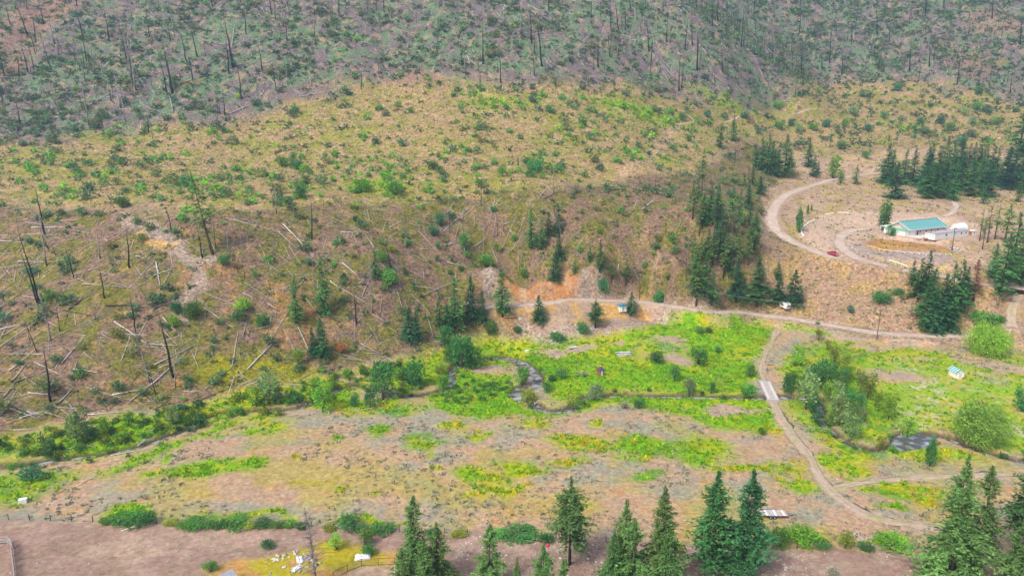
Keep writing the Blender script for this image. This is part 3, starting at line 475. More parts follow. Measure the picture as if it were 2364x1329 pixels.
def willow(seed, h=11, r=9, col=(.13, .22, .035), wind=(.55, 0)):
    g = np.random.default_rng(seed); n = 1100; d = nrmz(g.normal(0, 1, (n, 3)) + np.array([0, 0, .25])); top = d * np.array([r, r, h * .62]) * g.uniform(.62, 1.0, (n, 1)) * (.70 + .52 * vnoise(d[:, 0:1] * 3 + 30, d[:, 1:2] * 3 + d[:, 2:3] * 3 + 30, 3)) + np.array([0, 0, h * .42]); parts = []; m = 9
    L = h * g.uniform(.12, .27, n); hue = g.random((n, 1)); out = nrmz(d * np.array([1, 1, 0]) + 1e-6)
    p = top.copy()
    for k in range(m):
        s = k / m; dirn = nrmz(out * (.55 * (1 - s)) + np.array([wind[0] * (.4 + s), wind[1], 0]) + UP * (.25 - 1.25 * s)); st = L / m * 1.35; c = np.array(col) * (.55 + .95 * hue + .25 * g.random((n, 1))); c = c * np.array([1 + .3 * 0, 1, 1]); sd = nrmz(np.cross(dirn, g.normal(0, 1, (n, 3))))
        ok = p[:, 2] > .15; parts.append(leafset(p[ok], dirn[ok], sd[ok], (st * 1.4)[ok], (st * .36)[ok], np.clip(c[ok], .01, .6))); p = p + dirn * st[:, None]
    lobes = [(0, 0, h * .42, r * .72, r * .72, h * .42)]; parts.append(blob_leaves(seed + 1, [(0, 0, h * .42, r * .80, r * .80, h * .48)] + [(math.cos(k * 1.1) * r * .55, math.sin(k * 1.1) * r * .55, h * (.35 + .11 * (k % 4)), r * .42, r * .42, h * .26) for k in range(9)], 7000, .46, np.array(col) * 1.25, .8, inner=.6))
    tr = [tube([(0, 0, -.6), (0, 0, h * .25), (g.normal(0, r * .3), g.normal(0, r * .3), h * .7)], [.55, .45, .08], 7, (.15, .12, .09)) for k in range(4)]; return joinp(tr), joinp(parts)
def snag(seed, kind):
    """standing dead tree of unit height: returns trunk, branches"""
    g = np.random.default_rng(seed); n = 7; z = np.linspace(-.03, 1, n); bx = np.cumsum(g.normal(0, .006, n)); path = np.stack([bx - bx[0], np.cumsum(g.normal(0, .006, n)), z], 1); top = .003 if kind != 'stub' else .02; base_r = {'burnt': .016, 'grey': .013, 'stub': .05, 'twiggy': .010, 'bare': .011}[kind]
    rad = base_r + (top - base_r) * np.clip(z, 0, 1) ** .8; v, f, c = tube(path, rad, 6); zz = v[:, 2:3]
    dark = np.array([.022, .020, .022]); grey = np.array([.34, .30, .29])
    if kind in ('burnt', 'stub'): c = dark * (1 - sstep(.5, 1.1, zz)) + np.array([.16, .145, .15]) * sstep(.5, 1.1, zz)
    elif kind == 'grey': c = np.array([.07, .06, .06]) * (1 - sstep(.0, .25, zz)) + grey * sstep(.0, .25, zz)
    else: c = np.ones_like(v) * np.array([.27, .235, .23])
    br = []; nb = {'burnt': 5, 'grey': 10, 'stub': 0, 'twiggy': 46, 'bare': 130}[kind]
    for k in range(nb):
        t = g.uniform(.3 if kind != 'bare' else .12, .95); a = g.random() * 6.28; L = (.10 if kind not in ('twiggy', 'bare') else .13 if kind == 'twiggy' else .26) * g.uniform(.4, 1) * (1.15 - t); p = np.array([np.interp(t, z, path[:, 0]), np.interp(t, z, path[:, 1]), t]); q = p + np.array([math.cos(a) * L, math.sin(a) * L, L * g.uniform(-.5, .5)]); br.append(tube([p, (p + q) / 2 + np.array([0, 0, L * .08]), q], [.0032, .0024, .001], 3 if False else 4, c.mean(0) if kind != 'burnt' else dark * 2))
    return (v, f, c), (joinp(br) if br else None)
def logproto(seed, kind, stubs=True):
    """fallen trunk of unit length along x"""
    g = np.random.default_rng(seed); n = 6 if stubs else 3; x = np.linspace(0, 1, n); path = np.stack([x, np.cumsum(g.normal(0, .006, n)), np.cumsum(g.normal(0, .003, n))], 1); path[:, 1:] -= path[:1, 1:]; rad = 1.0 * (1 - .72 * x); v, f, c = tube(path, rad * .015, 6)
    xx = v[:, :1]; pale = np.array([.63, .58, .565]); grey = np.array([.43, .39, .38]); dark = np.array([.05, .042, .04])
    c = {'pale': pale + 0 * v, 'grey': grey + 0 * v, 'charred': dark * (1 - sstep(.3, .9, xx)) + grey * .6 * sstep(.3, .9, xx), 'half': dark * 1.5 * (1 - sstep(.05, .3, xx)) + pale * .9 * sstep(.05, .3, xx)}[kind]; c = c * (1 + .12 * g.normal(0, 1, (len(v), 1))); parts = [(v, f, np.clip(c, .01, .9))]
    for k in range(7 if stubs else 0):
        t = g.uniform(.35, .98); a = g.uniform(-.3, 3.4); L = g.uniform(.02, .07); p = np.array([t, 0, 0]) + np.array([0, np.interp(t, x, path[:, 1]), np.interp(t, x, path[:, 2])]); q = p + np.array([L * .6, math.cos(a) * L, abs(math.sin(a)) * L]); parts.append(tube([p, q], [.0025, .001], 4, np.clip(c.mean(0), .02, .9)))
    return joinp(parts)
def merge(protos, idx, pos, scl, rotz, cmul=None):
    """many scaled, turned copies of prototypes as one array set (for what nobody could count)"""
    Vs, Fs, Cs, o = [], [], [], 0; scl = np.asarray(scl, float); scl = scl if scl.ndim == 2 else np.repeat(scl[:, None], 3, 1)
    for k, (v, f, c) in enumerate(protos):
        s = np.where(idx == k)[0]
        if not len(s): continue
        w_ = v[None] * scl[s][:, None, :]; ca, sa = np.cos(rotz[s])[:, None], np.sin(rotz[s])[:, None]; x = w_[..., 0] * ca - w_[..., 1] * sa; y = w_[..., 0] * sa + w_[..., 1] * ca
        V = np.stack([x, y, w_[..., 2]], -1) + pos[s][:, None, :]; F = f[None] + (np.arange(len(s)) * len(v))[:, None, None] + o; cc = np.repeat(c[None], len(s), 0) * (1 if cmul is None else cmul[s][:, None, :])
        Vs.append(V.reshape(-1, 3)); Fs.append(F.reshape(-1, f.shape[1])); Cs.append(cc.reshape(-1, 3)); o += len(s) * len(v)
    return np.vstack(Vs), np.vstack(Fs), np.clip(np.vstack(Cs), .003, .9)
def stuff(name, arr, mat, label, cat):
    return link(name, mesh_np(name, *arr, mat), kind='stuff', label=label, category=cat)
def empty(name, loc, label=None, cat=None, group=None):
    o = bpy.data.objects.new(name, None); COL.objects.link(o); o.location = loc; o.empty_display_size = .5
    return tag(o, label, cat, group)
def tag(o, label, cat, group=None):
    if label: o['label'] = label
    if cat: o['category'] = cat
    if group: o['group'] = group
    return o

# ------------------------------------------------------------ placement of single trees: base pixel on the ground, height from the pixel of the top
def tree_h(p, pyt):
    lo, hi = .3, 60.0
    for _ in range(30):
        m = (lo + hi) / 2
        if project(p.x, p.y, p.z + m)[1] > pyt: lo = m
        else: hi = m
    return lo
MESH = {}
def meshes(key, make, mats):
    if key not in MESH:
        a, b_ = make(); MESH[key] = (mesh_np(key + '_wood', *a, mats[0]), mesh_np(key + '_leaves', *b_, mats[1]))
    return MESH[key]
CK = {}
def ck(name, n, fn):
    for i in range(n): CK.setdefault(name, []).append((name + str(i), (lambda i=i: fn(i))))
DKC, MDC, PNC, LTC = (.045, .142, .052), (.068, .175, .048), (.115, .190, .052), (.12, .22, .06)
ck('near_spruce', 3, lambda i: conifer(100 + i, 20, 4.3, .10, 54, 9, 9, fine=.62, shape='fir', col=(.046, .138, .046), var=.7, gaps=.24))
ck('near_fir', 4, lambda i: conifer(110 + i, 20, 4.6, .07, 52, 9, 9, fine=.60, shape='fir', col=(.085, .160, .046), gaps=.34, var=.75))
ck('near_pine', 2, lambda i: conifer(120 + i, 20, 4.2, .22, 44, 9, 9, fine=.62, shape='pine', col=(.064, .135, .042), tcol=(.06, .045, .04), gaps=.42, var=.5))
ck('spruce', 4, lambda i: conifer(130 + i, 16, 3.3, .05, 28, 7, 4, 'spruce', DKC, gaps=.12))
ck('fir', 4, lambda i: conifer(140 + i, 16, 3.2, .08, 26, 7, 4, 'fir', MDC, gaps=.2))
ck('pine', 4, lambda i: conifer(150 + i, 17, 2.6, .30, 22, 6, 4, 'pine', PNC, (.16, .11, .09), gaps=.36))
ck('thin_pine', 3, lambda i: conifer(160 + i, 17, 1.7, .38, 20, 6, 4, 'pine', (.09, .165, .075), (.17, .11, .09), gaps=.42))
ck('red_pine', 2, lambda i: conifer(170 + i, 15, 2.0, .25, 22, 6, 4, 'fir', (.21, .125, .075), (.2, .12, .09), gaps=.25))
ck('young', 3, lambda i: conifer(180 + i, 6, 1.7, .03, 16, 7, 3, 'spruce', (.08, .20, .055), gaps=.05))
def place_tree(kind, px, pyb, pyt, label, group=None, name='conifer_tree', cat='tree', wmul=1.0, lean=None, v=None):
    p = P(px, pyb); h = tree_h(p, pyt); lst = CK[kind]; key, mk = lst[(int(px * 7 + pyb * 3) if v is None else v) % len(lst)]
    native = {'near_spruce': 20, 'near_fir': 20, 'near_pine': 20, 'spruce': 16, 'fir': 16, 'pine': 17, 'thin_pine': 17, 'red_pine': 15, 'young': 6}.get(kind, None) or NATIVE[kind]
    w_, l_ = meshes(key, mk, (M_wood, M_leafn if kind in CONIF else M_leaf)); r_ = empty(name, (p.x, p.y, p.z), label, cat, group)
    s = h / native; wmul = wmul * (1.22 if kind in CONIF and not kind.startswith('near') else 1.0); r_.scale = (s * wmul, s * wmul, s); g = random.Random(int(px * 31 + pyb)); r_.rotation_euler = (g.gauss(0, .012), g.gauss(0, .012), g.random() * 6.28)
    if lean is not None: r_.rotation_euler = (0, lean, 0)
    link('trunk', w_, r_); link('crown', l_, r_); return r_
CONIF = {'near_spruce', 'near_fir', 'near_pine', 'spruce', 'fir', 'pine', 'thin_pine', 'red_pine', 'young'}
NATIVE = {}
def single(name_k, native, fn, n=1): ck(name_k, n, fn); NATIVE[name_k] = native
single('poplar', 14, lambda i: poplar(200 + i), 2)
single('aspen', 8, lambda i: broadleaf(210 + i, 8, 2.0, (.16, .32, .045), 700, .5), 2)
single('olive_tree', 7, lambda i: broadleaf(220 + i, 7, 2.3, (.22, .26, .04), 900, .42, .0), 3)
single('grey_tree', 8, lambda i: broadleaf(230 + i, 8, 3.0, (.19, .28, .10), 1100, .5, .0), 3)
single('bright_tree', 8, lambda i: broadleaf(240 + i, 8, 2.8, (.17, .34, .035), 1000, .5, .0), 2)
single('dark_tree', 8, lambda i: broadleaf(250 + i, 8, 3.2, (.06, .19, .05), 1200, .5, -.05), 3)
single('willow', 11, lambda i: willow(260 + i, 11, 6.3 if i == 0 else 5.0, (.19, .36, .04) if i == 0 else (.24, .39, .07), (.35, 0) if i == 0 else (.45, 0)), 2)

# ------------------------------------------------------------ named trees
T = place_tree
T('near_fir', 962, 1352, 1143, 'tallest green fir beside the rusty pipe fence and white tarp', wmul=1.0, v=0)
T('near_fir', 1012, 1360, 1206, 'shorter fir crowded against the tall fir by the pipe fence', wmul=1.15, v=1)
T('near_fir', 985, 1385, 1255, 'low bushy fir at the foot of the pipe fence firs', wmul=1.3, v=2)
T('near_fir', 930, 1385, 1262, 'low fir growing right at the end of the rusty pipe fence', wmul=1.2, v=3)
T('near_fir', 1128, 1362, 1209, 'lone broad fir on bare dirt between the pipe fence firs and open trunked pine', wmul=1.2, v=3)
T('near_pine', 1315, 1303, 1100, 'open crowned pine with long bare dark trunk on the dirt', wmul=1.0, v=0)
T('near_fir', 1252, 1400, 1256, 'ragged fir top in front of the bare trunked pine', wmul=1.2, v=2)
T('near_fir', 1300, 1410, 1290, 'olive fir below the bare trunked pine', wmul=1.3, v=0)
T('near_fir', 1192, 1400, 1283, 'slim leaning fir tip on the dirt lot', wmul=.6, v=1)
T('near_fir', 1440, 1346, 1150, 'slender fir leaning on the dense foreground fir clump', wmul=.95, v=1)
T('near_fir', 1521, 1352, 1119, 'tallest fir of the dense foreground clump with pale trunk showing', wmul=1.0, v=2)
T('near_fir', 1462, 1375, 1196, 'middle fir of the dense foreground clump', wmul=1.1, v=3)
T('near_fir', 1540, 1375, 1215, 'lower fir at the edge of the dense foreground clump', wmul=1.15, v=0)
T('near_fir', 1410, 1370, 1225, 'small fir at the foot of the dense foreground clump', wmul=1.1, v=2)
T('near_spruce', 1643, 1317, 1087, 'dark spruce, broader of the twin spruces beside the flat trailer', wmul=1.12, v=0)
T('near_spruce', 1721, 1322, 1083, 'dark spruce, twin standing next to the flat trailer', wmul=1.05, v=1)
T('near_fir', 2186, 1320, 1046, 'tall fir with narrow spire top above the dirt track', wmul=.92, v=1)
T('near_fir', 2192, 1345, 1124, 'silvery wide skirted fir at the rocky dirt edge', wmul=1.25, v=0)
T('near_fir', 2262, 1278, 1076, 'fir with a short clear dark trunk by the dirt track', wmul=1.05, v=3)
T('near_pine', 2345, 1275, 1066, 'thin airy pine by the rocky dirt and dirt track', wmul=1.0, v=1)
T('near_fir', 2335, 1370, 1187, 'grey green fir growing on the stony dirt', wmul=1.1, v=2)
for a in [('spruce',1086,741,636,1.0,'tallest dark spruce of the cluster beside the camp clearing'),('spruce',1112,744,670,1.05,'spruce nearest the red boat in the cluster by the camp clearing'),('fir',1051,756,640,1.0,'straight fir in the middle of the spruce cluster by the camp'),('fir',1015,757,673,1.0,'fir at the slope end of the spruce cluster by the camp'),('spruce',1033,765,700,1.0,'short spruce inside the cluster by the camp clearing'),
          ('spruce',944,786,708,1.15,'stout dark spruce, larger of a close pair above the creek'),('spruce',963,784,714,1.1,'stout dark spruce, smaller of a close pair above the creek'),('fir',1160,727,618,1.05,'tall fir standing over the red boat'),('spruce',1244,744,682,1.45,'symmetrical blue green spruce alone on the camp clearing'),('near_pine',1374,757,689,1.5,'dark bushy pine on the gravel bank of the camp clearing'),('fir',1457,727,674,1.45,'lighter green fir hiding the blue roofed shed'),
          ('spruce',1290,600,536,1.0,'upper spruce of the pair above the orange cut bank'),('spruce',1281,648,575,1.1,'lower dense spruce at the lip of the orange cut bank'),('fir',1385,627,553,.9,'narrow fir above the pale end of the cut bank'),('fir',1228,574,474,.75,'tall narrow fir in the gully clump above the orange bank'),('fir',1250,577,500,.7,'slim fir in the gully clump above the orange bank'),('spruce',1288,537,470,.8,'dark spruce at the top of the gully clump'),('fir',1266,543,488,1.3,'broad fir in the gully clump above the orange bank'),
          ('fir',867,644,569,1.0,'green fir alone among grey logs on the burnt slope'),('young',934,634,599,.8,'small green fir beside the lone fir on the burnt slope'),('pine',1411,652,599,1.1,'soft green pine on the slope past the pale cut bank'),('pine',1444,658,596,1.1,'faded thin pine above the roadside power pole'),('young',1327,630,596,1.0,'young fir growing just above the orange bank edge'),('fir',1361,603,565,1.0,'short fir standing above the cut bank pair'),('young',1394,673,636,1.4,'round young fir at the foot of the pale cut bank'),
          ('fir',750,725,592,.75,'tall green fir with bare burnt lower trunk on the log strewn slope'),('fir',684,746,634,.8,'thin green fir with dark trunk on the log strewn slope'),('spruce',744,823,734,1.1,'taller of two dark spruces above the creek thicket'),('spruce',724,821,755,1.0,'shorter of two dark spruces above the creek thicket'),
          ('spruce',1698,693,602,1.1,'pointed spruce at the road edge of the slope wood'),('fir',1747,703,596,1.5,'broad light fir at the road edge of the slope wood'),('spruce',1797,702,640,1.5,'short dense spruce in the roadside group near the white camper'),('spruce',1831,702,623,1.4,'dark spruce standing over the white camper'),('fir',1795,645,602,1.3,'fir behind the roadside group near the white camper'),('fir',1643,704,626,1.0,'light fir by the road under the power line'),('pine',1607,705,609,1.0,'pale pine by the road under the power line'),('near_pine',1740,584,487,.9,'dark pine alone above the curved dirt road'),
          ('pine',1620,448,345,.8,'lanky pine with long bare trunk on the bench edge'),('fir',1692,326,267,1.0,'dark fir on the bench by the upper track'),('fir',1662,341,283,1.0,'fir next to the dark fir on the bench by the upper track')]:
    T(a[0], a[1], a[2], a[3], a[5], wmul=a[4])
T('pine', 491, 587, 394, 'very tall leaning pine with reddish bare trunk on the burnt slope', wmul=.80, lean=-.17, v=1)
g_ = random.Random(5)
def grove(items, label, group):
    for k, px, b_, t_, wm in items:
        ad = {'fir': 'bushy', 'spruce': 'pointed', 'pine': 'airy', 'thin_pine': 'lanky', 'young': 'young'}[k]; sz_ = 'tall' if b_ - t_ > 80 else 'shorter'
        T(k, px, b_, t_, '%s %s %s' % (sz_, ad, label), group + ', %s %s' % (sz_, ad), wmul=wm)
grove([('fir',1770,396,308,1.2),('fir',1781,404,325,1.2),('fir',1811,407,311,1.2),('fir',1743,374,330,1.3),('fir',1822,401,342,1.2),('fir',1757,392,318,1.2),('fir',1794,408,345,1.2),('spruce',1746,385,352,1.2)], 'dark conifer in the dense clump above the curved dirt road', 'fir clump above the curved road')
grove([('spruce',1865,385,322,1.1),('spruce',1878,407,358,1.1),('spruce',1888,400,372,1.0)], 'conifer in the trio on the eroded slope behind the curved road', 'spruce trio behind the curved road')
grove([('spruce',1737,424,382,1.0),('spruce',1754,448,406,1.3),('young',1718,430,398,1.0),('young',1691,420,398,1.0),('spruce',1726,482,426,.9),('young',1706,428,404,1.0)], 'dark conifer on the slope inside the road bend', 'small spruces by the road bend')
its = []
for k in range(34):
    px = g_.uniform(1598, 1735); t_ = g_.random(); b_ = 492 + t_ * 190 + (1670 - px) * .06; its.append((g_.choice(['pine', 'pine', 'thin_pine', 'thin_pine', 'fir']), px, b_, b_ - g_.uniform(62, 105), g_.uniform(.75, 1.0)))
for px, b_, h_ in [(1610,470,60),(1622,520,75),(1640,505,80),(1690,490,70),(1705,515,75),(1660,545,85),(1727,470,55),(1730,520,60)]: its.append(('fir', px, b_, b_ - h_, .9))
grove(its, 'conifer in the mixed wood on the slope below the bench', 'mixed wood on the slope')
its = []
for k in range(40):
    px = g_.uniform(2045, 2362); b_ = g_.uniform(395, 462) + max(0, (2090 - px) * -.02); its.append((g_.choice(['fir', 'fir', 'spruce', 'pine']), px, b_, b_ - g_.uniform(62, 92), g_.uniform(1.1, 1.5)))
for px, b_, t_ in [(2041,412,369),(2085,424,345),(2106,420,342),(2183,395,322),(2146,420,335),(2265,410,322),(2352,360,240),(2358,410,290),(2270,470,428),(2350,466,420),(1975,425,380)]: its.append(('fir', px, b_, t_, 1.25))
grove(its, 'conifer in the dark wood behind the teal roofed house', 'dark wood behind the house')
T('red_pine', 2231, 405, 330, 'dead rust coloured conifer in the wood behind the house', wmul=1.2)
grove([('fir',2139,678,579,1.15),('fir',2119,690,596,1.2),('spruce',2170,759,632,1.15),('fir',2190,742,609,1.0),('fir',2208,722,599,1.0),('fir',2134,757,650,1.3),('spruce',2150,765,672,1.3),('fir',2105,660,600,1.2),('fir',2196,765,690,1.2),('fir',2225,700,615,1.1),('fir',2150,700,618,1.1),('spruce',2180,720,655,1.2)], 'conifer in the roadside clump below the house yard', 'conifer clump below the house yard')
T('red_pine', 2247, 692, 599, 'conifer with rusty dead top beside the clump below the house yard', wmul=1.3)
grove([('fir',2309,679,536,1.1),('fir',2355,655,512,1.1),('pine',2319,560,470,1.2),('fir',2340,600,490,1.2),('fir',2290,640,560,1.1),('fir',2330,650,560,1.2)], 'conifer on the slope past the white mobile home', 'tall conifers past the mobile home')
grove([('thin_pine',2279,560,474,1.0),('thin_pine',2261,556,480,.9),('thin_pine',2296,552,472,1.0),('thin_pine',2268,575,500,.8)], 'scraggly conifer behind the end of the mobile home', 'thin pines by the mobile home')
T('poplar', 2039, 532, 457, 'broad dark green poplar standing at the house gable', name='poplar_tree', wmul=1.25, v=0)
T('poplar', 1844, 537, 472, 'slim green poplar inside the road bend', name='poplar_tree', wmul=.85, v=1)
T('poplar', 1864, 495, 470, 'smaller poplar behind the slim poplar in the road bend', name='poplar_tree', wmul=.8, v=1)
T('poplar', 1873, 488, 470, 'smallest poplar behind the slim poplar in the road bend', name='poplar_tree', wmul=.8, v=0)
T('poplar', 2146, 1076, 1001, 'slender leaning poplar between creek pool and field track', name='poplar_tree', wmul=.95, v=1)
T('dark_tree', 2056, 545, 518, 'small dark tree against the house gable wall', name='leafy_tree', wmul=1.0)
T('aspen', 1923, 412, 359, 'light green tree behind the curved dirt road', name='leafy_tree', wmul=1.3)
T('aspen', 1940, 424, 393, 'bright green sapling tree at the edge of the curved dirt road', name='leafy_tree', wmul=1.1)
T('willow', 2278, 818, 748, 'round weeping willow at the roadside meadow corner', name='willow_tree', wmul=1.0, v=0, lean=0.0)
T('willow', 2255, 1024, 928, 'windswept pale willow on the creek bank', name='willow_tree', wmul=1.0, v=1, lean=0.0)
for a in [('olive_tree',1890,786,757,'olive juniper at the road end of the meadow tree row'),('olive_tree',1911,808,783,'second olive juniper from the road in the meadow tree row'),('olive_tree',1925,842,790,'tall olive juniper in the middle of the meadow tree row'),('olive_tree',1947,862,815,'olive juniper beside the tall one in the meadow tree row'),('olive_tree',1983,885,850,'olive juniper where the meadow row meets the lawn'),('olive_tree',2002,922,858,'stout olive tree at the lawn edge of the creek thicket'),
          ('bright_tree',2050,967,908,'bright green leafy tree alone on the lawn'),('bright_tree',2028,948,905,'green tree touching the bright tree on the lawn'),('dark_tree',1976,957,905,'dark green leafy tree under the olive trees'),('grey_tree',1860,945,862,'grey green tree beside the bridge end of the creek'),('grey_tree',1936,982,908,'grey green tree overhanging the dark creek pool'),('dark_tree',1905,905,832,'large dark green thicket tree by the meadow junipers'),('dark_tree',1880,898,845,'dark thicket tree behind the grey creek tree'),('dark_tree',1945,905,868,'dark thicket tree below the junipers'),('bright_tree',1836,846,793,'big rounded green tree by the meadow track'),('dark_tree',2356,946,893,'dark rounded tree at the far lawn edge'),
          ('grey_tree',1965,1012,955,'pale grey tree leaning over the creek bend'),('bright_tree',2094,1012,966,'leafy tree at the creek pool edge'),('olive_tree',2032,1042,1005,'olive bush tree on the creek bank below the pool'),('dark_tree',1068,850,772,'large dark thicket tree at the creek bend'),('dark_tree',1096,850,800,'dark bush tree joining the large thicket tree'),('dark_tree',1043,835,788,'dark bush tree next to the spruces by the creek'),('dark_tree',1028,802,750,'round green tree below the spruce cluster'),('bright_tree',1024,905,862,'mid green tree on the creek islet'),('dark_tree',885,922,838,'dark narrow tree by the creek shallows'),('dark_tree',960,892,832,'dark tree clump between creek channels'),('grey_tree',626,930,848,'large grey green willow bush above the gravel bar'),('bright_tree',592,938,890,'bright bush tree at the gravel bar'),('bright_tree',745,950,880,'light green tree by the gravel shallows'),('dark_tree',820,938,905,'dark rounded bush tree by the creek field edge'),('dark_tree',855,942,905,'dark bush tree next to the rounded one at the field edge'),('grey_tree',180,1022,945,'dark grey green tree in the creek thicket near the burnt slope'),('dark_tree',112,1048,998,'dark bush tree in the creek thicket by the logs'),('bright_tree',240,1000,960,'green tree among the creek thicket bushes'),('bright_tree',1207,890,842,'green bush tree at the creek pool head'),('grey_tree',400,980,935,'grey green tree half dead in the creek thicket')]:
    T(a[0], a[1], a[2], a[3], a[4], name='leafy_tree', wmul=1.0)

for i, (a, b_, c_) in enumerate([(1822,900,48),(1842,905,52),(1868,885,50),(1892,880,46),(1915,930,50),(1928,925,54),(1952,945,44),(1966,925,40),(1990,905,44),(1880,960,42),(1916,985,40),(1985,975,42),(1940,890,40),(1960,878,38)]):
    k_ = ('dark_tree', 'bright_tree', 'grey_tree')[i % 3]; T(k_, a, b_, b_ - c_, ('dark green', 'fresh green', 'grey green')[i % 3] + ' leafy tree in the belt along the creek past the bridge', ('dark green', 'fresh green', 'grey green')[i % 3] + ' creek belt trees', name='leafy_tree')

# ------------------------------------------------------------ meadow and slope shrubs one by one: pixel of base, top, width
SH = {}
SHC = {'dark': (.06, .19, .05), 'mid': (.11, .26, .05), 'light': (.18, .36, .04), 'olive': (.24, .30, .045), 'grey': (.20, .28, .13), 'sage': (.30, .32, .23), 'blue': (.08, .21, .11), 'rust': (.40, .15, .08)}
def shrub_meshes(c, tall, v):
    key = 'shrub_%s_%d_%d' % (c, tall, v)
    if key not in SH: a, b_ = shrub(300 + len(SH), 950, .13, SHC[c], 1.0 if not tall else 1.5); SH[key] = (mesh_np(key + '_stems', *a, M_wood), mesh_np(key, *b_, M_leaf))
    return SH[key]
def place_shrub(c, px, pyb, pyt, wpx, label, group=None, v=0, name='shrub'):
    p = P(px, pyb); h = max(.5, tree_h(p, pyt)); d = project(p.x, p.y, p.z)[2]; wd = wpx * d / FPX; tall = 1 if h > wd * 1.05 else 0; st, cr = shrub_meshes(c, tall, v % 3)
    o = link(name, cr, None, (p.x, p.y, p.z)); o.scale = (wd / 1.75, wd / 1.75, h / (1.5 if not tall else 2.2)); o.rotation_euler = (0, 0, (px * 1.7) % 6.28); tag(o, label, 'shrub', group); link('stems', st, o); return o
MS = [('dark',1612,844,795,44,'tall oval bush alone in the bright meadow'),('dark',1515,836,806,40,'squat dark bush beside bare patch in the meadow'),('dark',1557,879,843,34,'dark oval bush in the meadow above the creek'),('dark',1656,815,795,20,'small dark bush behind the tall oval meadow bush'),('mid',1616,770,749,22,'one of two small bushes near the valley road'),('blue',1636,770,750,18,'bluish one of two small bushes near the valley road'),('dark',1296,874,845,30,'dark bush beside the garden hut'),('dark',1274,880,862,26,'low dark bush behind the creek pool'),('mid',1731,869,833,30,'green bush beside the meadow track'),('grey',1590,913,868,34,'sparse grey green bush on the straight creek bank'),('dark',1641,908,880,24,'dark bush on the straight creek bank'),('grey',1373,922,884,44,'grey green bush over the creek corner'),('olive',1322,945,905,38,'light bush by the creek loop'),('mid',1724,912,880,46,'green bush near the bridge'),('olive',1220,928,893,50,'yellow green bush in the creek loop'),('dark',1475,942,914,30,'dark bush on the near creek bank'),('sage',1441,942,926,22,'grey sage bush next to the dark creek bank bush'),('dark',1262,905,882,26,'small dark bush inside the creek loop'),('dark',1286,787,764,46,'dark bush at the foot of the gravel bank'),('mid',1130,772,735,40,'green bush at the end of the gravel bank'),('mid',1195,770,752,26,'bush on the gravel bank'),('dark',1345,770,738,36,'bush under the bushy pine on the gravel bank'),
      ('dark',2037,698,668,56,'large dark bush on the dry slope under the house road'),('dark',2070,682,664,28,'smaller dark bush on the dry slope under the house road'),('mid',2270,752,716,64,'bright green bush cluster near the steep track'),('mid',2300,748,722,42,'bright green bush next to the steep track'),('blue',1963,722,704,20,'small bush low on the dry slope'),('dark',1888,748,742,12,'tiny bush at the valley road edge'),('blue',75,1106,1078,70,'dark spreading bush at the field edge by the logs'),
      ('dark',341,1207,1168,50,'round dark bush on the fence line'),('mid',296,1206,1180,90,'wide bush beside the round fence line bush'),('mid',460,1212,1188,80,'dark bush row piece on the fence line near the round bush'),('mid',545,1215,1192,84,'low bush in the fence hedge'),('dark',606,1213,1186,54,'dark bush in the fence hedge'),('mid',668,1214,1188,40,'bush at the end of the fence hedge'),('dark',812,1220,1180,72,'spiky dark bush on the fence line by the dead tree'),('dark',886,1226,1197,60,'rounded dark bush on the fence line by the tall fir'),('dark',1200,1236,1212,100,'low dark hedge bush on the fence line'),('light',777,1268,1228,38,'bright leafy bush on the dirt by the dead tree'),('mid',843,1256,1222,38,'grey leafed bush on the dirt'),('dark',852,1278,1252,40,'dark bush behind the white tarp'),
      ('olive',1952,1262,1222,44,'upright olive bush on the fence line by the gravel heap'),('light',1850,1254,1214,90,'long yellow green bush past the twin spruces'),('mid',1800,1256,1222,70,'green bush next to the twin spruces'),('light',2055,1262,1228,100,'low bright bush on the fence line by the track'),('sage',1918,1332,1305,34,'weedy bush at the edge of the stony dirt'),('light',1760,1002,985,26,'bush beside the dirt track below the bridge'),('dark',620,1262,1250,40,'low weeds bush by the fieldstone heap'),('mid',485,1318,1296,34,'small bush by the metal roof'),
      ('dark',695,458,418,38,'round dark bush on the bench beside scattered seedlings'),('mid',283,480,450,34,'round bush on the bench edge above the gully scar'),('dark',1233,398,364,42,'large round dark bush in the middle of the bench'),('mid',914,450,410,48,'big round green bush on the bench above the log slope'),('mid',652,386,358,38,'bush in the bench clump of three, seen above the round dark bush'),('dark',686,392,362,34,'darkest bush in the bench clump of three'),('mid',675,380,348,24,'small bush in the bench clump of three'),('light',832,442,408,44,'bright bush on the bench next to the big round bush'),('dark',515,614,583,30,'dark bush at the foot of the leaning pine'),('blue',1016,522,487,32,'blue green bush on the burnt slope below the bench'),('mid',1000,392,370,30,'bush on the bench beyond the big round bush'),('mid',1160,408,376,24,'upright bush on the bench near the grey snag pole'),('dark',410,725,690,34,'dark bush below the gully scar'),('mid',450,735,690,50,'green bush at the bottom of the gully scar'),('light',560,715,685,50,'bright bush right of the gully foot logs'),('dark',607,752,722,36,'dark bush beside fallen logs'),('dark',548,742,715,40,'bush among fallen logs below the gully'),('light',403,755,722,34,'light bush standing on the log pile slope'),('mid',900,660,615,44,'green bush next to the lone fir on the burnt slope'),('mid',880,605,575,34,'bush above the lone fir'),('mid',1120,615,585,36,'bush above the grey cut bank'),('mid',1075,575,535,30,'bush mid slope above the camp'),('blue',1000,545,520,28,'bluish bush on the slope of grey logs'),('rust',722,800,778,28,'rusty red shrub beside the two dark spruces'),('rust',790,812,786,34,'rusty red shrub above the creek thicket'),('light',690,840,800,30,'light bush by the olive clearing'),('dark',1520,698,668,30,'dark bush by the valley road power pole'),('blue',1390,668,640,30,'bush under the pale cut bank')]
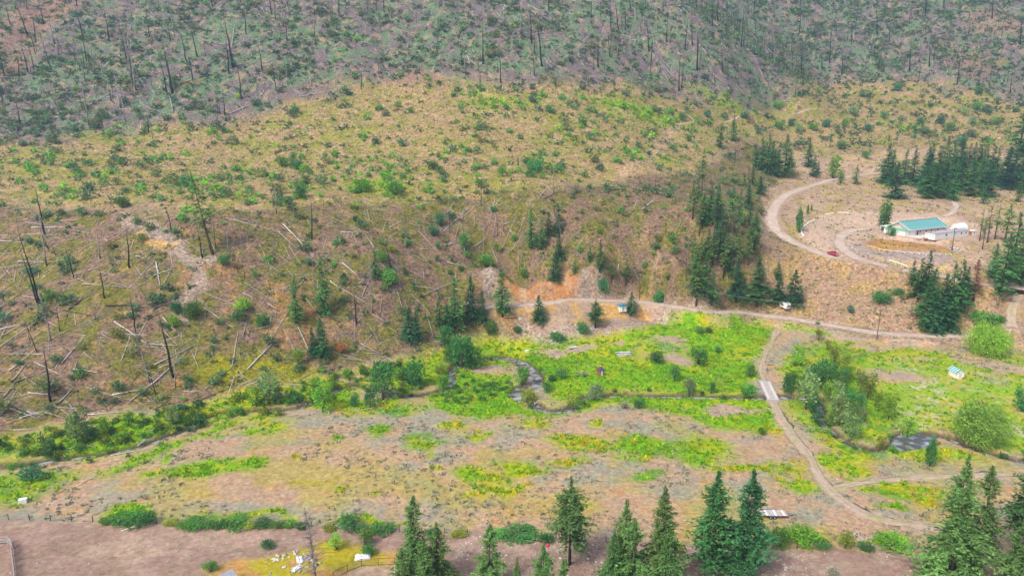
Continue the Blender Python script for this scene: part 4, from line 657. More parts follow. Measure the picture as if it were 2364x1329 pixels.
for i, a in enumerate(MS):
    if 'fence' in a[5] and 'upright' not in a[5]: a = (a[0], a[1], a[2], a[2] - (a[2] - a[3]) * .62, a[4], a[5])
    place_shrub(*a, v=i)

for i, (a, b_) in enumerate([(35,790),(205,775),(470,780),(700,855),(770,835),(825,875),(930,865),(1010,840),(1085,880),(1140,840),(1300,870),(1195,755),(1410,785),(1650,830),(1680,890),(1850,865),(1800,820),(1960,765),(2040,725),(2115,745),(2010,820),(2170,825),(1925,960),(2005,910),(2050,620),(1500,595),(1265,635),(690,715),(1840,1185),(1120,985),(1290,1055)]):
    X_, Y_ = 1564 + a / 2.954, b_ / 2.954; place_shrub(('mid', 'blue', 'grey')[i % 3], X_, Y_ + 9, Y_ - 11, 19 + 3 * (i % 4), ('green', 'bluish green', 'grey green')[i % 3] + ' round bush beside the upper track on the wide bench', ('green', 'bluish', 'grey green')[i % 3] + ' round bushes by the upper track', v=i)
for i, (a, b_, c_, e_) in enumerate([(700,185,70,90),(645,280,55,60),(865,320,65,70),(365,390,70,55),(470,355,50,50),(685,370,45,65),(880,430,50,60),(1090,380,65,65),(1005,480,65,65),(840,525,45,50),(670,455,45,50),(935,495,35,40),(350,565,90,100),(765,555,40,35),(1265,560,75,65),(1785,270,55,50),(1930,130,60,60),(1665,140,35,40),(2090,500,50,55),(2250,580,50,50),(2195,720,65,80),(1060,120,50,50),(1655,400,50,55),(2145,420,40,40),(1205,320,50,50),(120,185,50,45),(290,340,40,45),(560,710,35,40),(515,655,35,40),(35,580,55,50),(240,740,30,50)]):
    X_, Y_ = 780 + a / 2.954, 440 + b_ / 2.954; k_ = ('mid', 'dark', 'mid', 'olive')[i % 4]; place_shrub(k_, X_, Y_ + e_ / 5.9, Y_ - e_ / 5.9, c_ / 2.954, {'mid': 'leafy green', 'dark': 'dense dark green', 'olive': 'pale olive'}[k_] + ' bush on the steep slope above the camp clearing', {'mid': 'leafy', 'dark': 'dark', 'olive': 'olive'}[k_] + ' bushes above the camp', v=i)

for i, (px_, py_, w_) in enumerate([(250,1206,40),(272,1207,34),(395,1210,40),(428,1212,46),(505,1214,50),(575,1216,40),(640,1217,44),(700,1217,40),(760,1222,40),(850,1226,50),(1000,1231,40),(1060,1235,50),(1150,1240,60),(1260,1246,50),(1560,1262,40),(1900,1264,50),(2000,1266,46)]):
    place_shrub(('mid', 'dark', 'olive')[i % 3], px_, py_, py_ - 12, w_, ('green', 'dark', 'olive')[i % 3] + ' low weedy shrub growing along the wire fence', ('green', 'dark', 'olive')[i % 3] + ' weedy shrubs along the wire fence', v=i)

# ------------------------------------------------------------ scattered cover: world positions inside each zone
def cand(n, seed, x0=-430, x1=600, y0=105, y1=860):
    g = np.random.default_rng(seed); x = g.uniform(x0, x1, n); y = g.uniform(y0, y1, n); z = H(x, y); px, py, d = project(x, y, z); k = (px > -260) & (px < 2620) & (py > -140) & (py < 1480); return x[k], y[k], z[k], px[k], py[k], d[k], g
def samp(G, x, y): return bil(XS, YS, G, x, y)
road_d = np.full(GX.shape, 99.0)
for name, wd, ln, z, tw in road_data:
    lo = ln.min(0) - 8; hi = ln.max(0) + 8; s = (GX > lo[0]) & (GX < hi[0]) & (GY > lo[1]) & (GY < hi[1]); d, _ = seg_dist(GX[s], GY[s], ln[::3]); road_d[s] = np.minimum(road_d[s], d - wd * .5)
HOUSE = pixpoly([(2040,555),(2250,575),(2270,540),(2230,505),(2170,490),(2050,500)]); CUT = pixpoly([(1105,618),(1150,618),(1190,648),(1250,645),(1310,608),(1395,608),(1435,692),(1340,696),(1120,702)])
BRIDGE = np.array([[78.5, 218], [84.5, 218], [82.0, 198], [75.5, 198]])
def free(x, y, creek=1.0, road=1.0): return ~inside(x, y, BRIDGE) & (samp(creek_d, x, y) > creek) & (samp(road_d, x, y) > road) & ~inside(x, y, HOUSE)
def split300(items, key, n=300):
    """the n that show largest in view become single things, the rest one mass"""
    vis = (items['px'] > 0) & (items['px'] < PW) & (items['py'] > 0) & (items['py'] < PH); size = np.where(vis, items[key] / items['d'], -1); o = np.argsort(-size); return o[:n], o[n:]

# mountain and slope shrubs
x, y, z, px, py, d, g = cand(100000, 400); mm = samp(mM, x, y); mu = samp(mU, x, y); mb_ = samp(mB, x, y); mt = samp(mT, x, y); md = samp(mD, x, y); cl = fbm(x, y, 18, 3, 141)
dens = mm * (.22 + .55 * sstep(.35, .65, cl)) * (1 + .8 * sstep(1500, 2100, px)) + mu * .30 * sstep(.3, .6, cl) + mb_ * (.09 + .10 * sstep(1650, 1800, px)) + mt * .07 + md * .10
k = (g.random(len(x)) < dens * .95) & free(x, y, 2, 1.5) & ~inside(x, y, CUT) & (samp(mV, x, y) < .3)
x, y, z, px, py, d, mm, mu, mb_, mt, md = [a[k] for a in (x, y, z, px, py, d, mm, mu, mb_, mt, md)]; n = len(x)
sz = np.where(mm > .5, g.lognormal(.40, .42, n), np.where(mu > .5, g.lognormal(.30, .42, n), np.where(mb_ > .5, g.lognormal(.5, .45, n), g.lognormal(-.45, .3, n)))); sz = np.clip(sz, .35, 4.2)
tint = np.array([[.15, .275, .115], [.22, .295, .115], [.11, .235, .12], [.275, .30, .095], [.18, .35, .08], [.31, .26, .10]]); ti = g.choice(6, n, p=[.32, .2, .22, .12, .10, .04])
far_sh = [shrub(500 + i, 16, .72, (1, 1, 1))[1] for i in range(5)]; one_sh = [[mesh_np('bush_%d_%d' % (i, j), v_, f_, c_ * tint[j], M_leaf) for j in range(6)] for i, (v_, f_, c_) in enumerate([shrub(520 + i, 130, .30, (1, 1, 1))[1] for i in range(4)])]
it = dict(px=px, py=py, d=d, s=sz * np.where(mm > .5, 1, 1)); big, rest = split300(it, 's')
for i in big:
    where = 'burnt mountainside' if mm[i] > .5 else 'log strewn slope' if mu[i] > .5 else 'open bench' if mb_[i] > .5 else 'dry house terrace' if mt[i] > .5 else 'dry roadside slope'
    hue = ['green', 'olive green', 'dark green', 'yellowish', 'fresh green', 'brownish'][ti[i]]
    o = link('bush', one_sh[i % 4][ti[i]], None, (x[i], y[i], z[i] - .05)); o.scale = (sz[i] * .95, sz[i] * .95, sz[i] * .8); o.rotation_euler = (0, 0, g.random() * 6.28); tag(o, 'rounded %s bush growing wild on the %s' % (hue, where), 'bush', '%s bushes on the %s' % (hue, where))
stuff('bushes', merge(far_sh, g.integers(0, 5, len(rest)), np.stack([x, y, z - .05], 1)[rest], np.stack([sz, sz, sz * .8], 1)[rest], g.random(len(rest)) * 6.28, tint[ti[rest]] * g.uniform(.75, 1.25, (len(rest), 1))), M_leaf, 'countless smaller bushes covering the burnt mountainside and slopes', 'bushes')

# seedlings on the bench
def sapling(seed, q=16):
    g2 = np.random.default_rng(seed); t = g2.random(q); a = g2.random(q) * 6.28; r = (.30 * (1 - t) + .05); p = np.stack([np.cos(a) * r * .3, np.sin(a) * r * .3, t * .85], 1); dd = nrmz(np.stack([np.cos(a), np.sin(a), g2.uniform(.2, .9, q)], 1)); sd = nrmz(np.cross(dd, g2.normal(0, 1, (q, 3)))); return leafset(p, dd, sd, r * 1.5 + .12, r * .6 + .08, np.ones((q, 3)) * g2.uniform(.7, 1.3, (q, 1)))
x, y, z, px, py, d, g = cand(70000, 410); mb_ = samp(mB, x, y); mm = samp(mM, x, y); mu = samp(mU, x, y); sl = samp(seedl, x, y); cl = fbm(x, y, 24, 3, 151)
dens = mb_ * (.07 + .42 * sstep(.42, .62, cl)) * (1 - .75 * sstep(1500, 1800, px)) + mm * .03 * sstep(240, 120, -py) + sl * .9 + mu * .02; k = (g.random(len(x)) < dens * .85) & free(x, y, 2, 1.2) & (samp(mV, x, y) < .3)
x, y, z, px, py, d, sl = [a[k] for a in (x, y, z, px, py, d, sl)]; n = len(x); sz = np.clip(g.lognormal(.62, .45, n), .7, 5.0); tint2 = np.array([[.14, .31, .05], [.20, .38, .04], [.09, .23, .065]]); ti = np.where(sl > .4, 1, g.choice(3, n, p=[.45, .25, .3]))
sp = [sapling(600 + i) for i in range(5)]; spm = [[mesh_np('seedling_%d_%d' % (i, j), v_, f_, c_ * tint2[j], M_leafn) for j in range(3)] for i, (v_, f_, c_) in enumerate([sapling(620 + i, 34) for i in range(4)])]
big, rest = split300(dict(px=px, py=py, d=d, s=sz), 's')
for i in big:
    hue = ('taller ' if sz[i] > 3.6 else 'smaller ') + ['mid green', 'bright green', 'dark green'][ti[i]]; o = link('seedling', spm[i % 4][ti[i]], None, (x[i], y[i], z[i])); o.scale = (sz[i] * 1.1, sz[i] * 1.1, sz[i]); o.rotation_euler = (0, 0, g.random() * 6.28); tag(o, '%s young seedling tree on the grassy bench' % hue, 'sapling', '%s seedlings on the bench' % hue)
stuff('seedlings', merge(sp, g.integers(0, 5, len(rest)), np.stack([x, y, z], 1)[rest], np.stack([sz * 1.1, sz * 1.1, sz], 1)[rest], g.random(len(rest)) * 6.28, tint2[ti[rest]] * g.uniform(.8, 1.2, (len(rest), 1))), M_leafn, 'countless small seedling trees dotting the bench', 'saplings')

# fallen trunks
KINDS = ['pale', 'grey', 'charred', 'half']; lp = {k_: [logproto(700 + 10 * j + i, k_) for i in range(3)] for j, k_ in enumerate(KINDS)}; lpm = {k_: [mesh_np('log_%s_%d' % (k_, i), *a, M_wood) for i, a in enumerate(v_)] for k_, v_ in lp.items()}
x, y, z, px, py, d, g = cand(30000, 420); mu = samp(mU, x, y); mm = samp(mM, x, y); mb_ = samp(mB, x, y); cl = fbm(x, y, 26, 3, 161)
leftw = 1 - .72 * sstep(1150, 1500, px); dens = mu * (.35 + .75 * sstep(.4, .6, cl)) * leftw * (1.2 + 1.6 * (1 - sstep(600, 1050, px))) + mm * (.18 + .62 * sstep(.42, .62, cl)) * (1 - .5 * sstep(1600, 1900, px)) + mb_ * .05
k = (g.random(len(x)) < dens * 1.25) & free(x, y, 1, 2) & ~inside(x, y, CUT) & (samp(mV, x, y) < .6); x, y, z, px, py, d, mm = [a[k] for a in (x, y, z, px, py, d, mm)]; n = len(x)
L = np.clip(g.lognormal(2.12, .45, n), 3.0, 22); az = g.normal(.5, 1.0, n) + np.where(g.random(n) < .45, 1.7, 0); kd = g.choice(4, n, p=[.28, .46, .12, .14]); th = np.where(mm > .5, .9, .46) * g.uniform(.6, 1.4, n) * np.clip(13 / L, .8, 2.2)
ex, ey = x + np.cos(az) * L, y + np.sin(az) * L; ez = H(ex, ey); zs = z + .12; ze = ez + .1 + np.where(g.random(n) < .3, g.uniform(0, 1.2, n), 0)
mid = H((x + ex) / 2, (y + ey) / 2); lift = np.maximum(0, mid - (zs + ze) / 2) * .8; zs = zs + lift; ze = ze + lift
big, rest = split300(dict(px=px, py=py, d=d, s=L), 's', 228); LK = ['bleached white', 'weathered grey', 'charred black', 'pale trunk with burnt butt']
for i in big:
    v_ = Vector((ex[i] - x[i], ey[i] - y[i], ze[i] - zs[i])); o = link('fallen_log', lpm[KINDS[kd[i]]][i % 3], None, (x[i], y[i], zs[i])); o.rotation_mode = 'QUATERNION'; o.rotation_quaternion = v_.to_track_quat('X', 'Z'); l_ = v_.length; o.scale = (l_, l_ * th[i], l_ * th[i]); wh = 'mountainside' if mm[i] > .5 else 'slope below the bench'
    tag(o, '%s fallen log lying on the burnt %s' % (LK[kd[i]], wh) if kd[i] < 3 else 'pale fallen log with burnt butt end on the %s' % wh, 'log', '%s logs on the %s' % (LK[kd[i]], wh))
def merge_logs(idx, protos_by_kind, x, y, zs, ex, ey, ze, th, kd):
    Vs, Fs, Cs, o = [], [], [], 0
    for i in idx:
        v, f, c = protos_by_kind[KINDS[kd[i]]][i % 3]; a = np.array([ex[i] - x[i], ey[i] - y[i], ze[i] - zs[i]]); l_ = np.linalg.norm(a); a = a / l_; b_ = nrmz(np.cross(UP, a)); c_ = np.cross(a, b_)
        Vs.append(np.array([x[i], y[i], zs[i]]) + (v[:, :1] * a + v[:, 1:2] * b_ * th[i] + v[:, 2:3] * c_ * th[i]) * l_); Fs.append(f + o); Cs.append(c); o += len(v)
    return np.vstack(Vs), np.vstack(Fs), np.vstack(Cs)
stuff('fallen_logs', merge_logs(rest, {k_: [logproto(750 + 10 * j + i, k_, False) for i in range(3)] for j, k_ in enumerate(KINDS)}, x, y, zs, ex, ey, ze, th, kd), M_wood, 'countless lesser fallen trunks criss-crossing the burnt hillsides', 'logs')
# broken branches and sticks
x, y, z, px, py, d, g = cand(230000, 430); mu = samp(mU, x, y); mm = samp(mM, x, y); mb_ = samp(mB, x, y); cl = fbm(x, y, 12, 3, 171); dens = mu * (.25 + .7 * sstep(.42, .6, cl)) + mm * .35 + mb_ * .22; k = (g.random(len(x)) < dens * .42) & free(x, y, 1, 1) & (samp(mV, x, y) < .5) & ~inside(x, y, CUT); x, y, z = x[k], y[k], z[k]; n = len(x)
L = g.uniform(1.0, 5.0, n); az = g.random(n) * 6.28; ex, ey = x + np.cos(az) * L, y + np.sin(az) * L; ez = H(ex, ey) + g.uniform(.05, .8, n); A = np.stack([x, y, z + .1], 1); B = np.stack([ex, ey, ez], 1); r_ = g.uniform(.03, .075, n)[:, None]; dd = nrmz(B - A); s1 = nrmz(np.cross(dd, UP)); s2 = np.cross(dd, s1); V = np.stack([A + s1 * r_, A - s1 * r_ * .5 + s2 * r_, A - s1 * r_ * .5 - s2 * r_, B + s1 * r_ * .4, B - s1 * r_ * .3 + s2 * r_ * .4, B - s1 * r_ * .3 - s2 * r_ * .4], 1).reshape(-1, 3); o6 = (np.arange(n) * 6)[:, None, None]; F = (np.array([[0, 1, 4, 3], [1, 2, 5, 4], [2, 0, 3, 5]])[None] + o6).reshape(-1, 4); cc = np.repeat(np.array([[.46, .42, .40], [.30, .27, .26], [.12, .10, .10]])[g.choice(3, n, p=[.5, .35, .15])], 6, 0)
stuff('fallen_branches', (V, F, cc), M_wood, 'broken grey branches and sticks littering the burnt slopes', 'branches')

# standing dead trees
sn = {k_: [snag(800 + 10 * j + i, k_) for i in range(3)] for j, k_ in enumerate(['burnt', 'grey', 'stub', 'twiggy', 'bare'])}; snm = {k_: [(mesh_np('snag_%s_%d' % (k_, i), *a, M_wood), mesh_np('snag_br_%s_%d' % (k_, i), *b_, M_wood) if b_ else None) for i, (a, b_) in enumerate(v_)] for k_, v_ in sn.items()}
def place_snag(p, h, kind, lean, label, group=None, v=0, fat=1.0):
    r_ = empty('dead_tree', p, label, 'dead tree', group); r_.scale = (h * fat, h * fat, h); r_.rotation_euler = (lean[1], lean[0], 0); a, b_ = snm[kind][v % 3]; link('trunk', a, r_)
    if b_: link('branches', b_, r_)['kind'] = 'stuff'
x, y, z, px, py, d, g = cand(16000, 440); mu = samp(mU, x, y); mm = samp(mM, x, y); cl = fbm(x, y, 40, 3, 181); dens = mm * (.06 + .60 * sstep(.40, .60, cl)) + mu * .07 * (1 + 2.2 * (1 - sstep(100, 700, px))); k = (g.random(len(x)) < dens * .80) & free(x, y, 2, 2) & (samp(mV, x, y) < .3) & ~inside(x, y, CUT); x, y, z, px, py, d, mm = [a[k] for a in (x, y, z, px, py, d, mm)]; n = len(x)
kd = g.choice(4, n, p=[.42, .22, .10, .26]); hh = np.where(kd == 2, g.uniform(2, 5, n), np.clip(g.lognormal(2.72, .32, n), 6, 30)) * np.where(mm > .5, 1, .75); big, rest = split300(dict(px=px, py=py, d=d, s=hh), 's', 215); KN = ['burnt', 'grey', 'stub', 'twiggy']; KL = ['tall black charred dead tree', 'bare grey dead tree', 'short black burnt stub', 'twiggy grey dead tree']
for i in big:
    wh = 'mountainside' if mm[i] > .5 else 'slope of fallen logs'; place_snag((x[i], y[i], z[i]), hh[i], KN[kd[i]], (g.normal(-.07, .05), g.normal(0, .03)), '%s standing on the %s' % (KL[kd[i]], wh), '%s on the %s' % (KL[kd[i]] + 's', wh), i, 1.3 if kd[i] != 2 else 1)
stuff('dead_trees', merge([joinp([sn[k_][j][0]] + ([sn[k_][j][1]] if k_ == 'grey' else [])) for k_ in KN for j in range(1)], kd[rest], np.stack([x, y, z], 1)[rest], np.stack([hh * .9, hh * .9, hh], 1)[rest], g.random(len(rest)) * 6.28), M_wood, 'lesser standing dead trees scattered over the burnt mountainside', 'dead trees')
for px_, b_, t_, kn, ln_, lb in [(1111,476,400,'burnt',-.01,'black burnt pole standing at the bench rim'),(129,588,478,'grey',-.22,'grey dead tree, one of two leaning together above the bench scar'),(112,574,420,'grey',-.26,'taller grey dead tree leaning over the bench edge scar'),(1512,437,392,'burnt',.03,'short black pole on the bench near the road spur'),(1196,388,358,'stub',-.02,'dark burnt stub on the open bench'),(94,705,520,'burnt',-.16,'black dead tree by the pair of leaning grey trunks'),(88,703,560,'burnt',-.18,'thinner black dead tree beside the leaning grey trunks'),(139,765,695,'burnt',-.03,'charred black stub pole on the lower log slope'),(86,812,725,'burnt',-.22,'leaning black trunk among the crossed logs'),(360,910,830,'burnt',-.17,'black leaning snag above the creek thicket logs'),(120,918,845,'grey',-.08,'pale snag beside the crossed logs at the creek'),(262,812,800,'stub',-.3,'tilted black stub on the lower slope'),(563,605,520,'twiggy',-.05,'twiggy grey dead fir beside the leaning pine'),(498,572,500,'burnt',.0,'dark dead trunk near the leaning pine base'),(632,590,540,'twiggy',0,'twiggy dead fir uphill of the dark bush'),(686,578,470,'twiggy',-.04,'tall twiggy dead fir near the bench edge'),(727,690,590,'grey',.0,'slim grey dead trunk by the green firs')]:
    p = P(px_, b_); place_snag(p, tree_h(p, t_) / max(.6, math.cos(ln_)), kn, (ln_, 0), lb, None, int(px_), 1.25 if kn == 'stub' else .9)
place_snag(P(731, 1345), tree_h(P(731, 1345), 1166), 'bare', (-.05, 0), 'bare twiggy grey dead tree on the fieldstone heap', None, 1, 1.5)

def snag_px(bx, by, tx, ty, kn, label, group, v, fat):
    p = P(bx, by); h = tree_h(p, ty); nx = project(p.x, p.y, p.z + h)[0]; ln_ = math.atan2(tx - nx, by - ty); place_snag(p, h / max(.6, math.cos(ln_)), kn, (ln_, 0), label, group, v, fat)
SNP = [((0, 0), [(375,300,310,30),(300,165,250,0),(245,290,225,90),(190,250,100,0),(105,355,50,205),(1180,640,1108,260),(1590,460,1520,90),(1790,480,1745,260),(890,420,860,230),(1345,390,1290,160),(1270,415,1220,200),(760,690,738,560),(300,1095,262,930),(70,165,20,10),(1535,790,1520,600),(1500,780,1480,640),(2120,450,2118,310)]),
       ((780, 0), [(1245,235,1250,5),(1322,295,1298,10),(1393,455,1358,100),(1110,570,1103,330),(1110,170,1110,3),(907,120,907,3),(1910,380,1915,160),(2240,285,2245,80),(2195,495,2205,320),(680,300,680,200),(2010,485,2012,390),(160,610,165,460),(1410,330,1425,130)]),
       ((1564, 0), [(2050,510,2085,350),(1985,235,2000,130),(135,480,140,180),(50,340,70,130),(580,200,590,50),(260,145,275,5),(10,620,10,380),(30,600,35,430)])]
for (ox, oy), lst in SNP:
    for i, (a, b_, c_, e_) in enumerate(lst): snag_px(ox + a / 2.954, oy + b_ / 2.954, ox + c_ / 2.954, oy + e_ / 2.954, 'burnt' if i % 4 else 'grey', 'lofty charred dead tree towering over the mountainside bushes' if i % 4 else 'lofty grey dead tree towering over the mountainside bushes', 'lofty charred dead trees' if i % 4 else 'lofty grey dead trees', i, 1.45)
LOGP = [((0, 440), [(175,220,425,252),(215,255,585,258),(0,320,110,312),(0,345,180,358),(120,485,405,497),(300,570,410,490),(280,745,580,722),(470,815,645,670),(330,1025,740,825),(420,1180,585,990),(720,790,1110,772),(425,820,730,872),(560,645,885,672),(1065,490,1095,660),(1095,680,1175,520),(1040,585,1195,530),(1110,870,1255,1035),(945,1000,1010,875),(1090,1030,1155,1115),(780,900,1020,1060),(695,985,800,1030),(65,1230,250,1080),(75,1310,180,1175),(230,1170,430,1270),(90,1320,310,1235),(500,1220,690,1250),(480,1290,530,1150),(1030,1329,1270,1110),(1055,1190,1360,1045),(1390,800,1600,950),(1580,890,1720,920),(1930,230,2160,470),(1970,380,2075,530),(2250,620,2363,700),(1000,1050,1260,1060),(0,610,70,530),(0,800,170,680),(0,950,155,915),(0,1000,160,910),(0,900,80,820),(710,330,870,470),(490,580,600,640),(1700,960,1880,915),(1690,1220,1860,1040)]),
        ((0, 879), [(0,135,270,85),(190,85,390,100),(385,165,500,45),(590,50,850,130),(890,140,1060,5),(765,100,1000,60),(330,175,650,205),(600,235,880,210),(20,120,110,15),(60,190,250,260),(100,180,280,250),(130,260,300,215)]),
        ((780, 440), [(700,275,965,95),(720,280,930,85),(0,655,230,790),(110,670,245,545),(165,725,220,595),(30,500,150,600),(1400,65,1530,5),(930,385,1020,320),(1130,235,1240,195),(500,110,650,80),(2010,150,2050,45),(2070,135,2180,50),(2240,225,2363,255),(20,290,230,290),(740,380,860,330)])]
kk = 0
for (ox, oy), lst in LOGP:
    for (a, b_, c_, e_) in lst:
        A = P(ox + a / 2.954, oy + b_ / 2.954); B = P(ox + c_ / 2.954, oy + e_ / 2.954); kk += 1; dark = (a, b_) in ((720,790),(90,1320),(425,820),(1400,65),(470,815)); kn = 'charred' if dark else KINDS[(0, 1, 0, 3)[kk % 4]]
        A.z += .28; B.z += .22; m = (A + B) / 2; up = max(0, float(H(m.x, m.y)) + .1 - m.z) * .7; A.z += up; B.z += up; v_ = B - A; l_ = v_.length; t__ = (.14 + .05 * (kk % 3)) / (.015 * l_); o = link('fallen_log', lpm[kn][kk % 3], None, A); o.rotation_mode = 'QUATERNION'; o.rotation_quaternion = v_.to_track_quat('X', 'Z'); o.scale = (l_, l_ * t__, l_ * t__)
        nm = {'pale': 'bleached', 'grey': 'silver grey', 'charred': 'blackened', 'half': 'part burnt'}[kn]; sz_ = 'very long' if l_ > 13 else 'long' if l_ > 8 else 'short'; wh = 'above the creek thicket' if oy > 800 else 'on the slope under the bench rim' if oy == 440 and ox > 0 else 'in the log tangle below the gully scar'
        tag(o, '%s thick %s log lying %s' % (sz_, nm, wh), 'log', '%s %s logs %s' % (sz_, nm, wh))

# ------------------------------------------------------------ ground cover nobody could count
def tuft(seed, q, spread, hgt, wd, lean=.5):
    g2 = np.random.default_rng(seed); a = g2.random(q) * 6.28; rr = spread * g2.random(q) ** .5; p = np.stack([np.cos(a) * rr, np.sin(a) * rr, np.full(q, -.03)], 1); b_ = g2.random(q) * 6.28; dd = nrmz(np.stack([np.cos(b_) * lean, np.sin(b_) * lean, np.ones(q)], 1)); sd = nrmz(np.cross(dd, g2.normal(0, 1, (q, 3)))); return leafset(p, dd, sd, hgt * g2.uniform(.6, 1.3, q), wd * g2.uniform(.7, 1.3, q), np.ones((q, 3)) * g2.uniform(.72, 1.25, (q, 1)))
def cover(name, n, seed, dfun, protos, sfun, tints, mat, label, cat, y1=860, creek=.6, road=.4):
    x, y, z, px, py, d, g = cand(n, seed, -210 if y1 < 400 else -430, 230 if y1 < 400 else 600, 105, y1); k = (g.random(len(x)) < dfun(x, y, px, py)) & free(x, y, creek, road); x, y, z = x[k], y[k], z[k]; m_ = len(x); s = sfun(g, m_, x, y); t = np.array(tints)[g.integers(0, len(tints), m_)] * g.uniform(.8, 1.2, (m_, 1))
    stuff(name, merge(protos, g.integers(0, len(protos), m_), np.stack([x, y, z], 1), s, g.random(m_) * 6.28, t), mat, label, cat); print(name, m_)
fv = lambda x, y: samp(mV, x, y) * (1 - samp(mF, x, y))
cover('meadow_grass', 46000, 450, lambda x, y, px, py: np.clip(samp(lush, x, y) * 1.4 - .3, 0, 1) * (1 - .6 * samp(mL, x, y)) * .9, [tuft(900 + i, 7, .8, .62, .55, .7) for i in range(4)], lambda g, m_, x, y: g.uniform(.6, 1.35, m_), [(.25, .55, .02), (.34, .56, .02), (.22, .50, .03), (.40, .55, .03)], M_grass, 'tall bright green and yellow meadow grass along the creek', 'grass', 300)
cover('sagebrush', 42000, 460, lambda x, y, px, py: fv(x, y) * (1 - samp(lush, x, y)) * sstep(.44, .60, fbm(x, y, 11, 3, 201)) * .55, [tuft(910 + i, 8, .7, .5, .5, .9) for i in range(4)], lambda g, m_, x, y: g.uniform(.5, 1.25, m_), [(.40, .39, .29), (.46, .40, .30), (.33, .35, .24)], M_grass, 'low grey sagebrush and dead weeds over the dry field', 'sagebrush', 300)
cover('yellow_flowers', 24000, 470, lambda x, y, px, py: (samp(yel, x, y) * .6 + samp(lush, x, y) * (1 - samp(mL, x, y)) * sstep(.60, .72, fbm(x, y, 8, 3, 211)) * .45) * (samp(lush, x, y) > .15), [tuft(920 + i, 12, .75, .7, .42, .6) for i in range(3)], lambda g, m_, x, y: g.uniform(.5, 1.3, m_), [(.70, .56, .01), (.62, .54, .015), (.52, .54, .02)], M_grass, 'patches of yellow flowering weeds in the meadow', 'flowers', 300)
cover('dry_tufts', 330000, 480, lambda x, y, px, py: np.clip(samp(mB, x, y) * .55 + samp(mU, x, y) * .5 + samp(mT, x, y) * .25 + samp(mD, x, y) * .3 + samp(mM, x, y) * .5, 0, 1) * sstep(.38, .58, fbm(x, y, 6, 3, 221)) * (1 - samp(mV, x, y)) * .62, [tuft(930 + i, 4, .8, .6, .55, 1.1) for i in range(4)], lambda g, m_, x, y: g.uniform(.6, 1.7, m_), [(.30, .32, .09), (.20, .28, .08), (.46, .37, .19), (.24, .19, .12), (.16, .25, .09), (.36, .38, .12)], M_grass, 'dry grass tufts and low weeds over the benches and slopes', 'grass', 860, 1, .6)
def rock(seed):
    g2 = np.random.default_rng(seed); v = np.array([[1, 0, 0], [-1, 0, 0], [0, 1, 0], [0, -1, 0], [0, 0, .7], [0, 0, -.5], [.6, .6, .35], [-.6, -.55, .35]]) * g2.uniform(.7, 1.2, (8, 1)); f = np.array([[0, 6, 4, 3], [6, 2, 4, 0], [2, 1, 4, 6], [1, 7, 3, 4], [0, 3, 5, 2], [1, 2, 5, 3]]); return v, f, np.ones((8, 3)) * g2.uniform(.8, 1.2, (8, 1))
rk = [rock(940 + i) for i in range(5)]
STONY = pixpoly([(1040,1235),(1400,1250),(1700,1268),(2130,1268),(2364,1250),(2700,1250),(2700,1500),(1040,1500)])
cover('stones', 110000, 490, lambda x, y, px, py: np.where(inside(x, y, STONY), .95 * sstep(.30, .55, fbm(x, y, 7, 3, 231)), samp(mF, x, y) * .05 + .012 * samp(mU, x, y) + .01 * samp(mV, x, y)), rk, lambda g, m_, x, y: np.clip(g.lognormal(-1.95, .42, m_), .07, .5), [(.50, .46, .42), (.42, .37, .34), (.60, .57, .54)], M_stone, 'pale loose stones scattered over the bare dirt', 'stones', 300)
cover('gravel_bank_stones', 30000, 492, lambda x, y, px, py: samp(mK, x, y) * .5 + samp(mO, x, y) * .02, rk, lambda g, m_, x, y: np.clip(g.lognormal(-1.9, .5, m_), .08, .6), [(.46, .40, .36), (.55, .52, .48), (.38, .31, .27)], M_stone, 'grey broken stones on the gravel bank below the camp clearing', 'stones', 300)
# creek side thicket
x, y, z, px, py, d, g = cand(30000, 500, -210, 230, 105, 300); RIP = pixpoly([(-250,1075),(0,1012),(150,985),(300,955),(480,930),(700,885),(900,842),(1045,800),(1120,805),(1040,835),(1030,880),(1000,893),(900,905),(860,882),(800,880),(735,905),(680,935),(560,938),(500,945),(400,990),(290,1026),(150,1048),(-250,1095)])
IST = pixpoly([(1030,905),(1060,890),(1110,872),(1165,870),(1185,890),(1150,915),(1090,935),(1020,930)]); dens = np.where(inside(x, y, RIP), 1.0 * sstep(.30, .44, fbm(x, y, 9, 3, 241)), np.where(inside(x, y, IST), .95, 0)); near = samp(creek_d, x, y); dens = np.maximum(dens, np.where((near < 4.5) & (px < 1150), .35, np.where(near < 2.4, np.where((px > 1790) & (px < 2060), .6, .16), 0))); k = (g.random(len(x)) < dens * .62) & free(x, y, .3, 1.5); x, y, z, px, py, d = [a[k] for a in (x, y, z, px, py, d)]; n = len(x); ist = inside(x, y, IST)
sz = np.where(ist, g.uniform(.6, 1.2, n), np.clip(g.lognormal(.05, .45, n), .5, 2.6)); tint3 = np.array([[.12, .29, .05], [.18, .37, .04], [.075, .20, .06], [.28, .36, .04]]); ti = np.where(ist, 0, g.choice(4, n, p=[.35, .25, .25, .15])); big, rest = split300(dict(px=px, py=py, d=d, s=sz), 's')
rpm = [[mesh_np('thicket_%d_%d' % (i, j), v_, f_, c_ * tint3[j], M_leaf) for j in range(4)] for i, (v_, f_, c_) in enumerate([shrub(540 + i, 190, .27, (1, 1, 1))[1] for i in range(4)])]
for i in big:
    hue = ['leafy green', 'bright green', 'dark green', 'yellow green'][ti[i]]; o = link('creekside_bush', rpm[i % 4][ti[i]], None, (x[i], y[i], z[i] - .05)); o.scale = (sz[i], sz[i], sz[i] * .85); o.rotation_euler = (0, 0, g.random() * 6.28); tag(o, '%s bush in the low thicket along the winding creek' % hue, 'bush', '%s bushes in the creek thicket' % hue)
